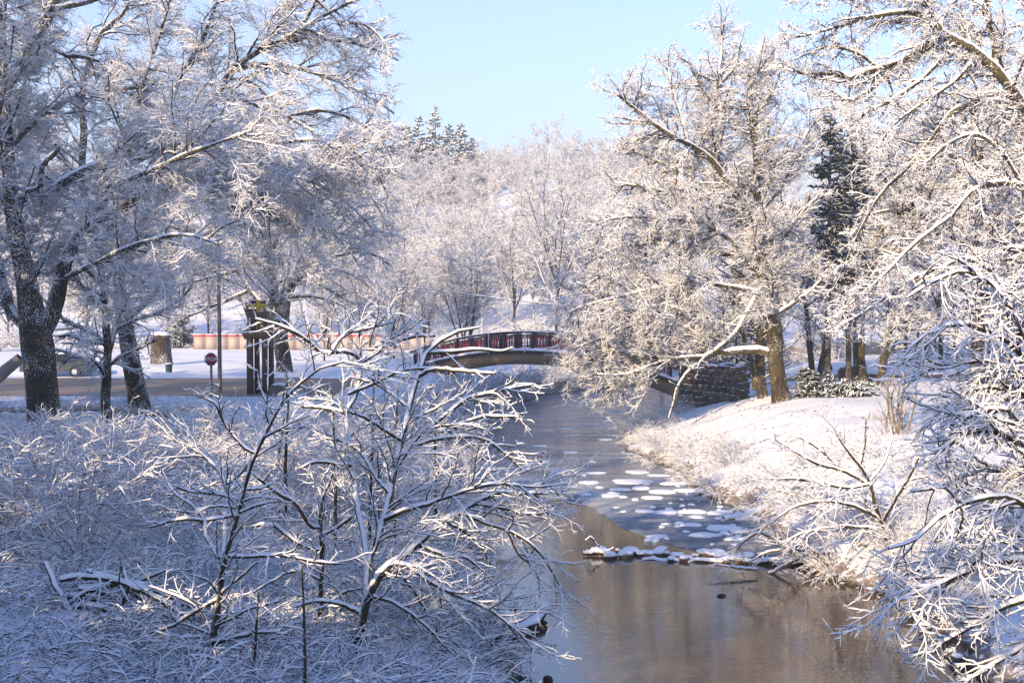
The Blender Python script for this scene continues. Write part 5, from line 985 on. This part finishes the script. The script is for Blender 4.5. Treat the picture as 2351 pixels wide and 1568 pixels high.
for k in range(14):
    y = 1330 + k * 16; t = (y - 1330) / 234; x = np.interp(y, [1310, 1350, 1400, 1450, 1500, 1568], [1850, 1945, 2065, 2120, 2170, 2235]) + r.uniform(-14, 22); p = onwater(x, y); w = r.uniform(.12, .38); A = Acc(); rock(A, (0, 0, .05), (w, w * .8, w * .7), r, hi=True, tint=r.random()); o = A.build('bank_stone', M['stone']); o.location = (p[0], p[1], gz(p[0], p[1]) if gz(p[0], p[1]) > 0 else .0)
    tag(o, 'brown stone along the right waterline', 'stone', 'stones along the right waterline')
# brush pile on the near left bank
LP = [[(150, 1395, 8), (220, 1350, 8), (300, 1340, 7), (380, 1365, 6), (450, 1400, 4)], [(140, 1330, 6), (220, 1325, 7), (300, 1345, 7), (380, 1385, 6), (440, 1430, 4)], [(180, 1350, 7), (260, 1365, 7), (340, 1390, 6), (420, 1440, 4)], [(100, 1440, 7), (180, 1400, 7), (260, 1375, 6), (330, 1330, 5), (380, 1310, 3)], [(120, 1420, 6), (190, 1390, 6), (250, 1400, 6), (330, 1430, 5)], [(105, 1290, 5), (125, 1340, 6), (160, 1400, 6), (200, 1450, 5)], [(200, 1310, 4), (250, 1330, 5), (320, 1370, 5), (360, 1420, 4)], [(110, 1375, 5), (200, 1372, 6), (290, 1400, 6), (370, 1415, 4)], [(280, 1300, 4), (290, 1350, 5), (270, 1410, 5)]]
near_tree('brush_pile', 'heap of fallen branches thick with snow on the near left bank', LP, 20.0, 62, cat='brush pile', root=False, drift=.25, S=(.05, .035, .018), dm=(.7, .7, 1))

# ------------------------------------------------------------ low growth nobody could count
def ground_twigs(name, n, xr, yr, ok, h, mat, seed, S=.02, r0=.006, lean=.6, dn=2.5):
    r = np.random.default_rng(seed); x = r.uniform(*xr, n * 4); y = r.uniform(*yr, n * 4); m = ok(x, y) & (np.abs(x) < .452 * y + .8); x, y = x[m][:n], y[m][:n]; n = len(x); o = np.stack([x, y, ground(x, y) - .03], 1); h = h * np.clip((7 - .098 * y - o[:, 2]) / 1.6, .2, 1)
    a = r.uniform(0, 6.28, n); w = r.uniform(.1, lean, n) * 1.6; d = np.stack([np.cos(a) * w, np.sin(a) * w, np.ones(n)], 1); d /= np.linalg.norm(d, axis=1, keepdims=True)
    P = _walk(r, o, d, h * r.uniform(.4, 1.3, n), 6, .14, -.25); Q = np.full((n, 1), r0) * np.linspace(1, .5, 6)[None]; A = Acc(); A.tubes(P, Q, 3, S, r)
    P1, Q1 = kids(r, P, Q, den=dn, t0=.3, ang=45, lr=.45, lmin=.08, lmax=.4, n=4, rr=.8, rmin=r0 * .7, wig=.2, up=-.1); A.tubes(P1, Q1, 3, S * .8, r)
    return tag(A.build(name, M[mat]), kind='stuff')
NL = lambda x, y: np.where((x > -1.2) & (y > 23.4) & (y < 27.2), -1, np.interp(y, YS, XL) - x); NR = lambda x, y: x - np.interp(y, YR, XR)
ground_twigs('undergrowth', 9000, (-26, 1), (13, 56), lambda x, y: NL(x, y) > .15, .75, 'near', 1, S=.03, lean=1.2)
ground_twigs('undergrowth', 6500, (-24, 1), (22, 54), lambda x, y: NL(x, y) > 1.0, 1.2, 'red', 2, S=.025, lean=.9, dn=3.5)
ground_twigs('dead_grass', 2600, (5, 20), (22, 66), lambda x, y: (NR(x, y) > .05) & (NR(x, y) < 2.6), .6, 'twigw', 3, S=.016, lean=1.2)
ground_twigs('dead_grass', 500, (6, 26), (26, 62), lambda x, y: (NR(x, y) > 2.5), .35, 'dead', 4, S=.006, r0=.004, lean=.7)

# ------------------------------------------------------------ the cold air
m = bpy.data.materials.new('haze'); m.use_nodes = True; nt = m.node_tree; nt.nodes.remove(nt.nodes['Principled BSDF'])
vp = nt.nodes.new('ShaderNodeVolumePrincipled'); vp.inputs['Color'].default_value = (.70, .84, 1, 1); vp.inputs['Density'].default_value = .0009; vp.inputs['Anisotropy'].default_value = 0.
nt.links.new(vp.outputs[0], nt.nodes['Material Output'].inputs['Volume'])
A = Acc(); A.box((0, 280, 34), (900, 880, 76)); tag(A.build('haze', m, None, False), kind='stuff')

ground_twigs('dead_grass', 1500, (4, 16), (24, 66), lambda x, y: (NR(x, y) > .05) & (NR(x, y) < 1.5) & (np.sin(y * 1.9) + np.sin(y * .83 + 1) > .2), .55, 'dead', 5, S=.006, r0=.006, lean=.9)
# fallen leaves and bits of bark on the right-hand slope
r = np.random.default_rng(77); n = 9000; x = r.uniform(5, 24, n); y = r.uniform(24, 62, n); q = np.sin(x * 1.7 + y * .6) + np.sin(y * 1.1 - x * .8 + 2) + np.sin(x * 3.1 + 1) * .5
ok = (NR(x, y) > .3) & (NR(x, y) < 9) & (q > r.uniform(.1, 2.2, n)); x, y = x[ok], y[ok]; n = len(x); a_ = r.uniform(0, 6.28, n); w = r.uniform(.02, .07, n); hgt = ground(x, y)
dx, dy = np.cos(a_) * w, np.sin(a_) * w; up = r.uniform(.0, .06, n)
v = np.stack([np.stack([x - dx, y - dy, hgt + .01], 1), np.stack([x + dy * .5, y - dx * .5, hgt + .02 + up], 1), np.stack([x + dx, y + dy, hgt + .012], 1), np.stack([x - dy * .5, y + dx * .5, hgt + .02 + up * .3], 1)], 1)
A = Acc(); A.add(v.reshape(-1, 3), np.arange(n * 4).reshape(-1, 4)); tag(A.build('fallen_leaves', plain('dry_leaf', (.10, .065, .035), .8, .5, 3), None, False), kind='stuff')
